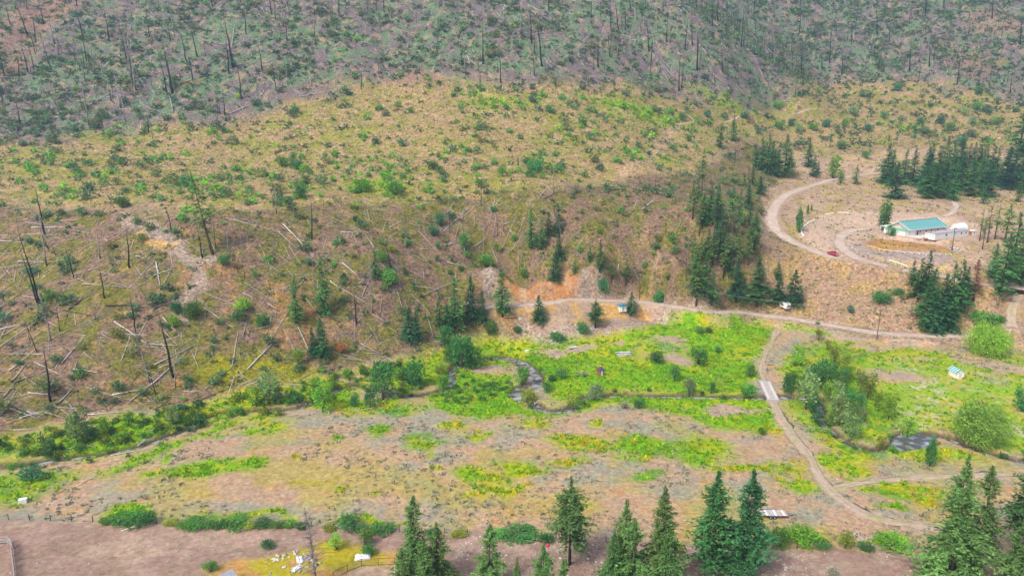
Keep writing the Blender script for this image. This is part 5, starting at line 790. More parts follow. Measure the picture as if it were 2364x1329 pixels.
if len(rest): stuff('creekside_bushes', merge(far_sh, g.integers(0, 5, len(rest)), np.stack([x, y, z - .05], 1)[rest], sz[rest], g.random(len(rest)) * 6.28, tint3[ti[rest]] * g.uniform(.8, 1.2, (len(rest), 1))), M_leaf, 'dense low greenery of the creek thicket', 'bushes')
print('thicket', n)

# ------------------------------------------------------------ the haze in the air
hm = bpy.data.materials.new('haze'); hm.use_nodes = True; t_ = hm.node_tree; t_.nodes.clear(); pv = t_.nodes.new('ShaderNodeVolumePrincipled'); ho = t_.nodes.new('ShaderNodeOutputMaterial'); pv.inputs['Color'].default_value = (.48, .70, 1.0, 1); pv.inputs['Density'].default_value = .00034; pv.inputs['Anisotropy'].default_value = .2; t_.links.new(pv.outputs[0], ho.inputs['Volume'])
zl, zh = GZ.min() - 1, max(GZ.max() + 40, 130); hx = [(-1205, -505, zl), (1205, -505, zl), (1205, 1605, zl), (-1205, 1605, zl), (-1205, -505, zh), (1205, -505, zh), (1205, 1605, zh), (-1205, 1605, zh)]
link('haze', mesh_np('haze', hx, [(0, 3, 2, 1), (4, 5, 6, 7), (0, 1, 5, 4), (1, 2, 6, 5), (2, 3, 7, 6), (3, 0, 4, 7)], None, hm), kind='stuff', label='thin bluish summer haze in the valley air', category='haze')
print('TRIS', sum(len(o.data.loops) - 2 * len(o.data.polygons) for o in {o.data: o for o in bpy.data.objects if o.type == 'MESH'}.values()))

# ------------------------------------------------------------ built things
M_white = mat_plain('white_paint', (.86, .86, .86), .6, .05, .7); M_pink = mat_plain('pale_siding', (.70, .58, .54), .75, .06, .9); M_teal = mat_plain('teal_metal', (.045, .32, .33), .4, .10, .6); M_tealt = mat_plain('pale_teal_metal', (.62, .80, .80), .5, .05, .8)
M_red = mat_plain('red_paint', (.62, .035, .085), .35, .08, 1.0); M_black = mat_plain('black_rubber', (.03, .03, .035), .8, .1, 4); M_glass = mat_plain('dark_glass', (.05, .06, .08), .15, .1, 2); M_groof = mat_plain('grey_roofing', (.42, .43, .48), .8, .1, 1.2); M_deck = mat_plain('weathered_deck', (.60, .54, .52), .8, .15, 2.0, c2=(.42, .37, .36)); M_rust = mat_plain('rusty_steel', (.24, .11, .07), .7, .25, 5); M_galv = mat_plain('galvanised_steel', (.52, .54, .57), .45, .1, 3, .5); M_pole = mat_plain('tarred_pole', (.10, .075, .065), .85, .2, 3); M_greyw = mat_plain('grey_timber', (.40, .37, .36), .85, .18, 3); M_brown = mat_plain('red_brown_boards', (.36, .14, .08), .8, .15, 3); M_conc = mat_plain('concrete', (.70, .64, .60), .85, .08, .6); M_dark = mat_plain('dark_shingle', (.09, .09, .12), .8, .15, 3); M_tarp = mat_plain('white_sheeting', (.86, .86, .87), .5, .04, 2); M_steel = mat_plain('bare_steel', (.35, .35, .37), .5, .1, 4, .4); M_blue = mat_plain('blue_metal', (.08, .26, .36), .5, .12, 2); M_greenp = mat_plain('green_plastic', (.03, .25, .18), .5, .1, 2); M_wire = mat_plain('wire', (.35, .35, .36), .6, .05, 3); M_grtrim = mat_plain('green_trim', (.20, .52, .33), .6, .08, 1.5); M_door = mat_plain('dark_red_door', (.20, .05, .05), .6, .1, 2)
BOXF = np.array([(0, 3, 2, 1), (4, 5, 6, 7), (0, 1, 5, 4), (1, 2, 6, 5), (2, 3, 7, 6), (3, 0, 4, 7)])
def bx(x0, x1, y0, y1, z0, z1): return np.array([(x0, y0, z0), (x1, y0, z0), (x1, y1, z0), (x0, y1, z0), (x0, y0, z1), (x1, y0, z1), (x1, y1, z1), (x0, y1, z1)], float), BOXF
def bar(a, b_, w_, h_):
    a = np.array(a, float); b_ = np.array(b_, float); d = nrmz(b_ - a); s_ = np.cross(d, UP); s_ = nrmz(s_) if np.linalg.norm(s_) > 1e-3 else np.array([1., 0, 0]); u_ = np.cross(s_, d); s_ = s_ * w_ / 2; u_ = u_ * h_ / 2
    return np.array([a - s_ - u_, a + s_ - u_, b_ + s_ - u_, b_ - s_ - u_, a - s_ + u_, a + s_ + u_, b_ + s_ + u_, b_ - s_ + u_]), BOXF
def part(name, shapes, mat, parent=None, loc=None, bevel=0.0):
    V, F, o = [], [], 0
    for v, f in shapes: V.append(np.asarray(v, float)); F += [tuple(int(i) + o for i in q) for q in f]; o += len(v)
    me = bpy.data.meshes.new(name); me.from_pydata([tuple(v) for v in np.vstack(V)], [], F); me.materials.append(mat); me.update(); ob = link(name, me, parent, loc)
    if bevel: m = ob.modifiers.new('bevel', 'BEVEL'); m.width = bevel; m.segments = 2
    return ob
def cyl(c, r, w_, axis='y', n=14):
    th = np.arange(n) * 2 * np.pi / n; a, b_ = np.cos(th) * r, np.sin(th) * r; z_ = np.zeros(n); V = []
    for s_ in (-w_ / 2, w_ / 2): V.append({'y': np.stack([a, z_ + s_, b_], 1), 'x': np.stack([z_ + s_, a, b_], 1), 'z': np.stack([a, b_, z_ + s_], 1)}[axis] + np.array(c))
    return np.vstack(V), [tuple(range(n))[::-1], tuple(range(n, 2 * n))] + [(k, (k + 1) % n, n + (k + 1) % n, n + k) for k in range(n)]
def root(name, x, y, rz, label, cat, z=None, group=None):
    o = empty(name, (x, y, float(H(x, y)) if z is None else z), label, cat, group); o.rotation_euler = (0, 0, R(rz)); return o
def prism(poly, y0, y1):
    """polygon in x,z pushed along y"""
    n = len(poly); V = [(a, y0, b_) for a, b_ in poly] + [(a, y1, b_) for a, b_ in poly]; return np.array(V, float), [tuple(range(n)), tuple(range(2 * n - 1, n - 1, -1))] + [(k, n + k, n + (k + 1) % n, (k + 1) % n) for k in range(n)]
def prismx(poly, x0, x1):
    n = len(poly); V = [(x0, a, b_) for a, b_ in poly] + [(x1, a, b_) for a, b_ in poly]; return np.array(V, float), [tuple(range(n))[::-1], tuple(range(n, 2 * n))] + [(k, (k + 1) % n, n + (k + 1) % n, n + k) for k in range(n)]
ZP = float(H(195, 322))
# house: x along the ridge, y across, origin at the near gable corner
h = root('house', 182.6, 325.4, 24.5, 'long pale pink house with ribbed teal metal roof and white trim', 'house', ZP - .1)
HL, HW, HE, HR = 27.0, 11.5, 3.1, 5.9
wl = part('wall', [prismx([(0.4, 0), (HW - .4, 0), (HW - .4, HE - .1), (HW / 2, HR - .25), (.4, HE - .1)], .6, HL - .6)], M_pink, h)
sl = (HR - HE) / (HW / 2); rf = part('roof', [prismx([(-.5, HE - .5 * sl), (HW / 2, HR), (HW + .5, HE - .5 * sl), (HW + .5, HE - .5 * sl + .16), (HW / 2, HR + .16), (-.5, HE - .5 * sl + .16)], 0, HL)], M_teal, h)
for i in range(26):
    xx = .35 + i * (HL - .7) / 25
    part('roof_rib', [bar((xx, -.5, HE - .5 * sl + .2), (xx, HW / 2 - .1, HR + .2), .26, .10)], M_tealt if i % 2 else M_teal, rf)
    part('roof_rib', [bar((xx, HW + .5, HE - .5 * sl + .2), (xx, HW / 2 + .1, HR + .2), .26, .10)], M_teal, rf)
part('ridge_cap', [bx(-.05, HL + .05, HW / 2 - .25, HW / 2 + .25, HR + .17, HR + .28)], M_teal, rf)
for s_, y_ in ((1, -.5), (-1, HW + .5)): part('bargeboard', [bar((-.12, y_, HE - .5 * sl + .02), (-.12, HW / 2, HR + .05), .14, .38)], M_white, rf); part('fascia', [bar((-.1, y_ - s_ * .06, HE - .5 * sl + .02), (HL + .1, y_ - s_ * .06, HE - .5 * sl + .02), .12, .30)], M_white, rf)
part('porch_roof', [np.array([(-2.2, -.2, 2.35), (.5, -.2, 2.85), (.5, HW + .2, 2.85), (-2.2, HW + .2, 2.35), (-2.2, -.2, 2.47), (.5, -.2, 2.97), (.5, HW + .2, 2.97), (-2.2, HW + .2, 2.47)]) if False else np.array([(-2.2, -.2, 2.35), (.55, -.2, 2.85), (.55, HW + .2, 2.85), (-2.2, HW + .2, 2.35), (-2.2, -.2, 2.47), (.55, -.2, 2.97), (.55, HW + .2, 2.97), (-2.2, HW + .2, 2.47)])] and [(np.array([(-2.2, -.2, 2.35), (.55, -.2, 2.85), (.55, HW + .2, 2.85), (-2.2, HW + .2, 2.35), (-2.2, -.2, 2.47), (.55, -.2, 2.97), (.55, HW + .2, 2.97), (-2.2, HW + .2, 2.47)]), BOXF)], M_grtrim, h)
part('porch_wall', [bx(-2.0, .58, .1, HW - .1, 0, 2.36)], M_white, h); part('door', [bx(-2.06, -1.98, 6.0, 7.3, .05, 2.1)], M_door, h)
for y_ in (1.6, 3.6, 8.6, 10.2): w1 = part('window', [bx(-2.05, -1.97, y_ - .5, y_ + .5, .95, 2.0)], M_white, h); part('pane', [bx(-2.07, -2.03, y_ - .4, y_ + .4, 1.05, 1.9)], M_tealt, w1)
part('garage_door', [bx(1.6, 5.2, .34, .42, .05, 2.5)], M_white, h)
for x_ in (8.2, 12.5, 16.0, 20.5): w1 = part('window', [bx(x_ - .55, x_ + .55, .33, .41, 1.1, 2.2)], M_white, h); part('pane', [bx(x_ - .45, x_ + .45, .30, .36, 1.2, 2.1)], M_glass, w1)
part('side_door', [bx(6.2, 7.1, .33, .41, .05, 2.1)], M_glass, h); part('patio', [bx(-.5, 13, -6.5, .3, -.2, .12)], M_conc, h); part('carport_roof', [bx(1.0, 6.5, HW + .6, HW + 4.6, 2.5, 2.65)], M_white, h)
for x_ in (1.2, 6.3): part('carport_post', [bx(x_ - .08, x_ + .08, HW + 4.3, HW + 4.46, -.1, 2.5)], M_white, h)
# mobile home
h = root('mobile_home', 188.6, 314.7, 25.3, 'long white single wide mobile home with grey roof beside the house', 'mobile home', ZP - .1); ML, MW = 23.4, 4.7
part('wall', [bx(0, ML, 0, MW, .35, 3.05)], M_white, h); part('skirting', [bx(.06, ML - .06, .06, MW - .06, 0, .36)], M_white, h); rf = part('roof', [prismx([(-.2, 3.0), (MW + .2, 3.0), (MW + .2, 3.12), (MW / 2, 3.6), (-.2, 3.12)], -.25, ML + .2)], M_groof, h)
for i in range(11): part('roof_seam', [bar((1.0 + i * 2.1, -.18, 3.15), (1.0 + i * 2.1, MW / 2, 3.63), .08, .05)], M_groof, rf)
for x_ in (4.0, 11.0, 18.5): part('roof_vent', [cyl((x_, MW / 2 + .4, 3.7), .16, .4, 'z', 10)], M_dark, rf)
for x_, w_ in ((7.6, .65), (13.9, .55), (18.2, .4), (21.4, .35)): w1 = part('window', [bx(x_ - w_ - .1, x_ + w_ + .1, -.05, .03, 1.45, 2.5)], M_white, h); part('pane', [bx(x_ - w_, x_ + w_, -.07, -.03, 1.55, 2.4)], M_glass, w1)
for y_ in (.85, 2.35, 3.85): w1 = part('window', [bx(-.06, .03, y_ - .55, y_ + .55, 1.2, 2.6)], M_white, h); part('pane', [bx(-.08, -.03, y_ - .4, y_ + .4, 1.35, 2.45)], M_tealt, w1)
part('porch_step', [bx(-1.4, 0, 3.2, 4.6, 0, .5)], M_brown, h)
for i in range(7): part('siding_board', [bx(.0, ML, -.035, -.012, .45 + i * .36, .47 + i * .36)], M_pink, h)
# shelter with rounded white cover
h = root('arched_shelter', 214.5, 343.0, 22, 'white rounded fabric shelter with open dark end behind the mobile home', 'shelter', ZP - .1); th = np.linspace(0, np.pi, 13)
o_, i_ = [(math.cos(a) * 2.5, math.sin(a) * 3.3) for a in th], [(math.cos(a) * 2.38, math.sin(a) * 3.18) for a in th]; cv = [prismx([o_[k], o_[k + 1], i_[k + 1], i_[k]], 0, 6.0) for k in range(12)]
part('cover', cv, M_tarp, h); part('end_wall', [prismx(i_, .1, .25)], M_tarp, h)
for x_ in (.1, 3.0, 5.9): part('hoop', [bar((x_, i_[k][0] * .98, i_[k][1] * .98), (x_, i_[k + 1][0] * .98, i_[k + 1][1] * .98), .08, .08) for k in range(12)], M_galv, h)
part('stored_goods', [bx(2, 5, -1.4, 1.2, 0, 1.5)], M_dark, h)
h = root('utility_shed', 213.2, 327.5, 25, 'small white box shed with red brown end beside mobile home', 'shed', ZP - .1); part('wall', [bx(0, 3.4, 0, 2.6, 0, 2.0)], M_white, h); part('end_panel', [bx(-.06, .02, .05, 2.55, 0, 1.95)], M_brown, h); part('roof', [prismx([(-.25, 2.0), (2.85, 2.0), (2.85, 2.1), (1.3, 2.3), (-.25, 2.1)], -.2, 3.6)], M_white, h); part('door', [bx(1.2, 2.1, -.05, .02, .05, 1.8)], M_deck, h)
# pump house with striped roof
h = root('pump_house', 142.3, 215.3, 3, 'small white shed with teal and white striped roof on the lawn', 'shed'); part('wall', [prism([(0, -.2), (2.6, -.2), (2.6, 1.9), (1.3, 2.75), (0, 1.9)], 0, 3.8)], M_white, h); rl = part('roof', [prism([(-.3, 1.72), (1.3, 2.8), (2.9, 1.72), (2.9, 1.84), (1.3, 2.92), (-.3, 1.84)], -.3, 4.1)], M_tealt, h)
for i in range(4):
    y_ = -.25 + i * 1.12 + .05
    for s_ in (0, 1):
        xa, xb = (-.3, 1.28) if s_ == 0 else (2.9, 1.32); part('roof_stripe', [(np.array([(xa, y_, 1.86), (xb, y_, 2.93), (xb, y_ + .56, 2.93), (xa, y_ + .56, 1.86), (xa, y_, 1.91), (xb, y_, 2.98), (xb, y_ + .56, 2.98), (xa, y_ + .56, 1.91)]), BOXF)], M_teal, rl)
part('door', [bx(.8, 1.7, -.05, .02, .05, 1.75)], M_pink, h); part('step', [bx(.6, 1.9, -.7, -.06, -.2, .12)], M_deck, h)
# garden hut
c = P(1386, 866); h = root('garden_hut', c.x, c.y, 28, 'tiny red brown hut with dark pointed roof and white door in the meadow', 'hut'); part('wall', [bx(-.75, .75, -.75, .75, -.2, 2.1)], M_brown, h); part('door', [bx(-.35, .35, -.83, -.74, 0, 1.85)], M_white, h)
for a, b_ in ((-1, -1), (1, -1), (1, 1), (-1, 1)): part('corner_post', [bx(a * .8 - .07, a * .8 + .07, b_ * .8 - .07, b_ * .8 + .07, -.2, 2.15)], M_brown, h)
part('roof', [(np.array([(-1.15, -1.15, 2.1), (1.15, -1.15, 2.1), (1.15, 1.15, 2.1), (-1.15, 1.15, 2.1), (0, 0, 3.2)]), [(0, 3, 2, 1), (0, 1, 4), (1, 2, 4), (2, 3, 4), (3, 0, 4)])], M_dark, h); part('finial', [cyl((0, 0, 3.3), .06, .4, 'z', 8)], M_white, h)
# bridge
M_run = mat_plain('pale_runner_boards', (.68, .64, .62), .8, .1, 1.5)
a0 = np.array([81.2, 216.0]); a1 = np.array([78.5, 200.0]); dv = a1 - a0; blen = np.hypot(*dv); z0 = float(H(*a0)); z1 = float(H(*a1)); zb = max(z0, z1, float(cz[np.argmin(np.hypot(creek[:, 0] - 79.5, creek[:, 1] - 206))]) + 1.0) + .15
h = empty('plank_bridge', (a0[0], a0[1], zb), 'weathered plank bridge with two pale wheel runners over the creek', 'bridge'); h.rotation_euler = (0, 0, math.atan2(dv[1], dv[0]))
for y_ in (-1.3, 0, 1.3): part('beam', [bx(0, blen, y_ - .15, y_ + .15, -.5, -.06)], M_greyw, h)
for i in range(40): xx = i * blen / 40; part('plank', [bx(xx + .03, xx + blen / 40 - .03, -1.75 - random.uniform(0, .15), 1.75 + random.uniform(0, .15), -.055, random.uniform(-.005, .03))], M_deck if i % 3 else M_greyw, h)
for y_ in (-1.15, 1.15): part('runner', [bx(1.6, blen - 1.0, y_ - .32, y_ + .32, .035, .13)], M_run, h)
for x_ in (-.2, blen + .1): part('abutment', [bx(x_ - .5, x_ + .4, -2.2, 2.2, -1.6, -.07)], M_greyw, h)
# flat trailer
h = root('flat_trailer', 53.6, 136.4, -2, 'tandem axle flat trailer with grey plank deck parked on dry field', 'trailer', ZT := float(H(56, 136.4)))
for i in range(14):
    xx = -1.4 + i * .45; part('deck_plank', [bx(xx, xx + .40, -1.15, 1.15, .68, .73 + (.05 if i in (8, 11) else 0))], M_deck if i % 4 else M_white, h)
for y_ in (-1.2, 1.2): part('side_rail', [bx(-1.45, 4.95, y_ - .06, y_ + .06, .55, .74)], M_rust, h)
for x_ in (1.15, 2.0):
    for y_ in (-1.38, 1.38): wh = part('wheel', [cyl((x_, y_, .36), .36, .22)], M_black, h); part('hub', [cyl((x_, y_ + (.12 if y_ > 0 else -.12), .36), .18, .04)], M_galv, wh)
for y_ in (-1.38, 1.38): part('fender', [bx(.65, 2.5, y_ - .14, y_ + .14, .75, .80)], M_blue, h)
part('tongue', [bar((4.9, -.8, .6), (6.3, 0, .55), .1, .12), bar((4.9, .8, .6), (6.3, 0, .55), .1, .12)], M_galv, h); part('hitch', [bx(6.2, 6.55, -.12, .12, .48, .66)], M_galv, h); part('jack', [cyl((6.0, .0, .45), .05, .9, 'z', 8)], M_galv, h)
# pickup
c = P(1925, 589.5); h = root('pickup_truck', c.x - .2, c.y + .3, -70, 'bright red pickup truck parked where the driveway leaves the dirt road', 'truck', float(H(c.x, c.y)) + .1)
part('body', [prism([(-2.7, .45), (2.55, .45), (2.7, .6), (2.65, 1.0), (1.2, 1.12), (-2.7, 1.12)], -.95, .95)], M_red, h, bevel=.05); cb = part('cab', [prism([(-.75, 1.1), (1.25, 1.1), (.55, 1.78), (-.55, 1.82)], -.82, .82)], M_red, h, bevel=.05)
part('windscreen', [(np.array([(1.24, -.74, 1.16), (1.24, .74, 1.16), (.60, .66, 1.75), (.60, -.66, 1.75), (1.20, -.74, 1.14), (1.20, .74, 1.14), (.56, .66, 1.73), (.56, -.66, 1.73)]) + np.array([.03, 0, .02]), BOXF)], M_glass, cb)
for y_ in (-.84, .84): part('side_window', [prism([(-.62, 1.18), (.98, 1.18), (.48, 1.70), (-.50, 1.73)], y_ - .015, y_ + .015)], M_glass, cb)
part('bed_floor', [bx(-2.55, -.85, -.75, .75, 1.125, 1.135)], M_dark, h)
for x_ in (-1.7, 1.75):
    for y_ in (-.88, .88): wh = part('wheel', [cyl((x_, y_, .38), .38, .26)], M_black, h); part('hub', [cyl((x_, y_ + (.14 if y_ > 0 else -.14), .38), .2, .03)], M_galv, wh)
for y_ in (-.7, .7): part('headlight', [bx(2.66, 2.73, y_ - .16, y_ + .16, .72, .92)], M_white, h)
part('front_bumper', [bx(2.62, 2.85, -.9, .9, .42, .62)], M_galv, h); part('rear_bumper', [bx(-2.9, -2.68, -.9, .9, .45, .62)], M_galv, h)
# camper
c = P(1813, 721); h = root('camper_trailer', c.x, c.y + 1.5, 112, 'small white rounded camper trailer at the edge of the valley road', 'camper'); part('body', [prism([(-2.1, .45), (1.9, .45), (2.3, 1.0), (2.1, 2.1), (1.5, 2.65), (-1.6, 2.7), (-2.25, 2.1), (-2.35, 1.2)], -1.15, 1.15)], M_white, h, bevel=.08)
w1 = part('rear_window', [bx(-2.40, -2.28, -.75, .75, 1.2, 1.75)], M_glass, h); part('side_window', [bx(-.6, .5, -1.2, -1.13, 1.4, 2.0)], M_glass, h); part('side_window', [bx(-.6, .5, 1.13, 1.2, 1.4, 2.0)], M_glass, h); part('door', [bx(.9, 1.55, -1.2, -1.14, .5, 2.3)], M_galv, h); part('roof_vent', [bx(-.3, .3, -.3, .3, 2.66, 2.82)], M_white, h)
for y_ in (-1.1, 1.1): part('wheel', [cyl((-.2, y_, .33), .33, .2)], M_black, h)
part('tow_bar', [bar((1.9, -.5, .5), (3.1, 0, .5), .08, .1), bar((1.9, .5, .5), (3.1, 0, .5), .08, .1)], M_galv, h); part('bumper', [bx(-2.5, -2.3, -1.1, 1.1, .4, .52)], M_galv, h)
# boats and camp things
def boat(name, px_, py_, rz, L_, hull, label, inner):
    c = P(px_, py_); h = root(name, c.x, c.y, rz, label, 'boat'); ss = np.linspace(-.5, .5, 9); sec = []
    for s_ in ss: w_ = .5 * max(.06, 1 - max(0, s_ * 2) ** 2.4) * L_ * .36; k_ = .12 * L_ * (1 + .35 * max(0, s_) ** 2); sec.append([(s_ * L_, -w_, k_), (s_ * L_, -w_ * .7, .05), (s_ * L_, 0, 0), (s_ * L_, w_ * .7, .05), (s_ * L_, w_, k_)])
    V = np.array(sec).reshape(-1, 3); F = [tuple(q) for q in grid_faces(9, 5)] + [(0, 1, 2, 3, 4)]; ob = part('hull', [(V, F)], hull, h); m = ob.modifiers.new('thick', 'SOLIDIFY'); m.thickness = .05
    part('gunwale', [bar(sec[k][j], sec[k + 1][j], .1, .08) for j in (0, 4) for k in range(8)], inner, h)
    for k in (2, 4, 6): part('seat', [bar((ss[k] * L_, sec[k][0][1] * .95, .09 * L_), (ss[k] * L_, sec[k][4][1] * .95, .09 * L_), .28, .05)], inner, h)
boat('rowing_boat', 1177, 733, 4, 4.4, M_red, 'red boat with white rim lying beside the fir at the camp clearing', M_white); boat('skiff', 1323, 803, 24, 3.2, M_galv, 'silver aluminium skiff resting in the meadow below the gravel bank', M_white)
c = P(1168, 727); h = root('junk_cart', c.x, c.y + 1.2, 3, 'small dark cart piled with white odds and ends behind the red boat', 'cart'); part('tray', [bx(-1.6, 1.6, -.6, .6, .45, .6)], M_dark, h)
for i in range(5): part('white_sack', [bx(-1.4 + i * .6, -.95 + i * .6, -.4, .35, .6, .95 + .1 * (i % 2))], M_tarp if i % 2 else M_dark, h, bevel=.1)
for y_ in (-.65, .65): part('wheel', [cyl((0, y_, .3), .3, .12)], M_black, h)
for px_, py_, s_, mt_, nm, lb in ((1201, 738, .9, M_white, 'cooler_box', 'white cooler box near the symmetrical spruce at the camp'), (1217, 813, 1.1, M_tarp, 'water_tote', 'white plastic water tote by the creek bend'), (54, 1160, 1.3, M_tarp, 'feed_tub', 'white feed tub lying in the dry field')):
    c = P(px_, py_); h = root(nm, c.x, c.y, 20, lb, 'container'); part('body', [bx(-s_ * .6, s_ * .6, -s_ * .4, s_ * .4, 0, s_ * .7)], mt_, h, bevel=.06); part('lid', [bx(-s_ * .63, s_ * .63, -s_ * .43, s_ * .43, s_ * .7 + .003, s_ * .8)], M_white, h); part('handle', [bx(-.18, .18, -s_ * .47, -s_ * .44, s_ * .4, s_ * .5)], M_galv, h)
c = P(1436, 716); h = root('camp_shed', c.x, c.y, 15, 'little white shed with blue roof half hidden by a fir at camp', 'shed'); part('wall', [bx(-1.5, 1.5, -1.2, 1.2, -.3, 2.1)], M_white, h); part('roof', [prism([(-1.8, 1.95), (1.8, 1.95), (1.8, 2.05), (0, 2.75), (-1.8, 2.05)], -1.4, 1.4)], M_blue, h); part('door', [bx(-.4, .4, -1.26, -1.19, 0, 1.8)], M_greyw, h)
c = P(1440, 819); h = root('lumber_pile', c.x, c.y, 8, 'pile of pale weathered boards and logs in the bright meadow', 'lumber')
for i in range(11): y_ = -1.6 + i * .33; part('board', [bar((-2.4 + random.uniform(-.4, .4), y_ + random.uniform(-.3, .3), .15 + .25 * (i % 3)), (2.4 + random.uniform(-.5, .4), y_ + random.uniform(-.3, .3), .2 + .3 * (i % 3)), .28, .12)], M_deck if i % 2 else M_white, h)
for i, (px_, py_) in enumerate(((1331, 871), (1348, 869))):
    c = P(px_, py_); h = root('garden_cart', c.x, c.y, 20 + 50 * i, 'green garden cart standing near the tiny meadow hut' if i == 0 else 'darker low garden cart between green cart and meadow hut', 'cart'); part('tray', [(np.array([(-.45, -.3, .35), (.45, -.3, .35), (.45, .3, .35), (-.45, .3, .35), (-.65, -.42, .75), (.65, -.42, .75), (.65, .42, .75), (-.65, .42, .75)]), BOXF)], M_greenp if i == 0 else M_dark, h); part('handle', [bar((-.6, -.2, .7), (-1.3, -.2, .85), .05, .05), bar((-.6, .2, .7), (-1.3, .2, .85), .05, .05)], M_galv, h)
    for y_ in (-.35, .35): part('wheel', [cyl((.1, y_, .22), .22, .08)], M_black, h)
# fences
def fence(name, pts, label, step, hgt, post_r, rails, mp, mr, cat='fence', rr=.05, sq=False):
    ln = smooth_line(pixpoly(pts), .6); seg = np.concatenate([[0], np.cumsum(np.hypot(*np.diff(ln, axis=0).T))]); n = max(2, int(seg[-1] / step) + 1); xs_ = np.interp(np.linspace(0, seg[-1], n), seg, ln[:, 0]); ys_ = np.interp(np.linspace(0, seg[-1], n), seg, ln[:, 1]); zs_ = H(xs_, ys_); r_ = empty(name, (xs_[0], ys_[0], zs_[0]), label, cat); o3 = np.array([xs_[0], ys_[0], zs_[0]]); p3 = np.stack([xs_, ys_, zs_], 1) - o3
    for k in range(n): q = p3[k]; part('post', [bx(q[0] - post_r, q[0] + post_r, q[1] - post_r, q[1] + post_r, q[2] - .3, q[2] + hgt)], mp, r_)
    for z_ in rails:
        if sq:
            for k in range(n - 1): part('rail', [bar(p3[k] + UP * z_, p3[k + 1] + UP * z_, rr, rr * (2.2 if sq == 2 else 1))], mr, r_)
        else: part('wire', [bar(p3[k] + UP * z_, p3[k + 1] + UP * z_, rr, rr) for k in range(n - 1)], mr, r_)
    return r_
fence('wire_fence', [(-80,1197),(0,1198),(100,1201),(230,1204),(400,1208),(680,1214),(900,1226),(1100,1234),(1400,1250),(1640,1263),(1780,1265),(2120,1266)], 'thin wire fence with dark posts between dry field and bare dirt', 4.6, 1.35, .07, (.4, .75, 1.1), M_pole, M_wire, rr=.025)
fence('pipe_fence', [(770,1336),(783,1330),(802,1319),(820,1307),(843,1305),(865,1304),(886,1303),(912,1302)], 'rusty steel pipe fence around the dirt pen by the firs', 2.6, 1.5, .05, (.1, 1.45), M_rust, M_rust, rr=.07, sq=1)
fence('timber_fence', [(-80,1259),(-30,1257),(25,1256),(28,1275),(31,1300),(36,1345)], 'grey timber rail fence corner on the bare dirt lot', 2.6, 1.7, .11, (.5, 1.05, 1.6), M_greyw, M_greyw, rr=.10, sq=2)
fence('white_rail_fence', [(2003,570),(2020,574),(2060,582),(2100,586),(2150,589),(2196,589)], 'low white rail fence edging the brown house lawn', 2.6, .75, .08, (.68,), M_white, M_white, rr=.14, sq=1)
fence('white_guard_rail', [(2053,604),(2072,610),(2094,618)], 'short white guard rail beside the dirt road below the house', 2.2, .8, .09, (.7,), M_white, M_white, rr=.2, sq=2, cat='guard rail')
def lying(name, pts, r_, mat, label, cat):
    ln = smooth_line(pixpoly(pts), 1.0); p3 = np.column_stack([ln, H(ln[:, 0], ln[:, 1]) + r_ * .6]); v, f, c = tube(p3, np.full(len(p3), r_), 7, (.75, .74, .73)); return tag(link(name, mesh_np(name, v, f, c, mat, True)), label, cat)
lying('white_edging', [(1882,509),(1866,515),(1853,526),(1850,537),(1856,546)], .35, M_white, 'curved white kerb edging in the yard inside the road bend', 'edging'); lying('painted_log', [(1906,496),(1926,493)], .28, M_white, 'white painted log lying on the yard above the curved edging', 'log'); lying('painted_pole', [(1934,491),(1950,491),(1960,493)], .28, M_white, 'white pole lying by the grey scrap heap in the yard', 'pole')
# poles and lines
def pole(bx_, by_, tx_, ty_, label, arm=True, mat=None, r0=.16):
    p = P(bx_, by_); hh_ = tree_h(p, ty_); nx = project(p.x, p.y, p.z + hh_)[0]; ln_ = math.atan2(tx_ - nx, by_ - ty_); r_ = empty('power_pole', p, label, 'power pole'); r_.rotation_euler = (0, ln_, 0); v, f, c = tube([(0, 0, -1), (0, 0, hh_ / 2), (0, 0, hh_)], [r0, r0 * .85, r0 * .7], 8); part('shaft', [(v, f)], mat or M_pole, r_)
    if arm:
        part('crossarm', [bx(-1.1, 1.1, -.07, .07, hh_ - .75, hh_ - .6)], M_pole, r_)
        for x_ in (-.95, .95): part('insulator', [cyl((x_, 0, hh_ - .5), .07, .2, 'z', 8)], M_white, r_)
    top = r_.matrix_basis @ Vector((0, 0, hh_ - .45)); return top, r_, hh_
t1, r1, h1 = pole(2024, 783, 2034, 712, 'dark leaning power pole at the edge of the valley road'); t2, r2, h2 = pole(2197, 587, 2205, 525, 'dark power pole rising in front of the mobile home'); t3, r3, h3 = pole(1476, 691, 1477, 632, 'power pole with white lamp above the camp clearing'); part('lamp', [bx(-.2, .45, -.12, .12, h3 - .35, h3 - .2)], M_white, r3); part('transformer', [cyl((.3, 0, h2 - 2.6), .3, .9, 'z', 10)], M_galv, r2); t4, r4, h4 = pole(1533, 712, 1535, 675, 'thin pale post by the valley road', False, M_greyw, .09)
def cable(a, b_, sag, label, grp=None, r_=.022):
    a, b_ = Vector(a), Vector(b_); n = 24; pts = [a.lerp(b_, k / n) - Vector((0, 0, sag * 4 * (k / n) * (1 - k / n))) for k in range(n + 1)]; v, f, c = tube(np.array(pts), np.full(n + 1, r_), 4, (.3, .3, .3)); return tag(link('power_line', mesh_np('power_line', v, f, c, M_wire)), label, 'cable', grp)
for dx in (-.95, .95): cable(t3 + Vector((dx, 0, 0)), t1 + Vector((dx, 0, 0)), 3.0, 'thin overhead line between the camp pole and the leaning roadside pole', 'camp to roadside overhead lines')
cable(t1, t2, 2.0, 'thin overhead line from the roadside pole up to the mobile home pole')
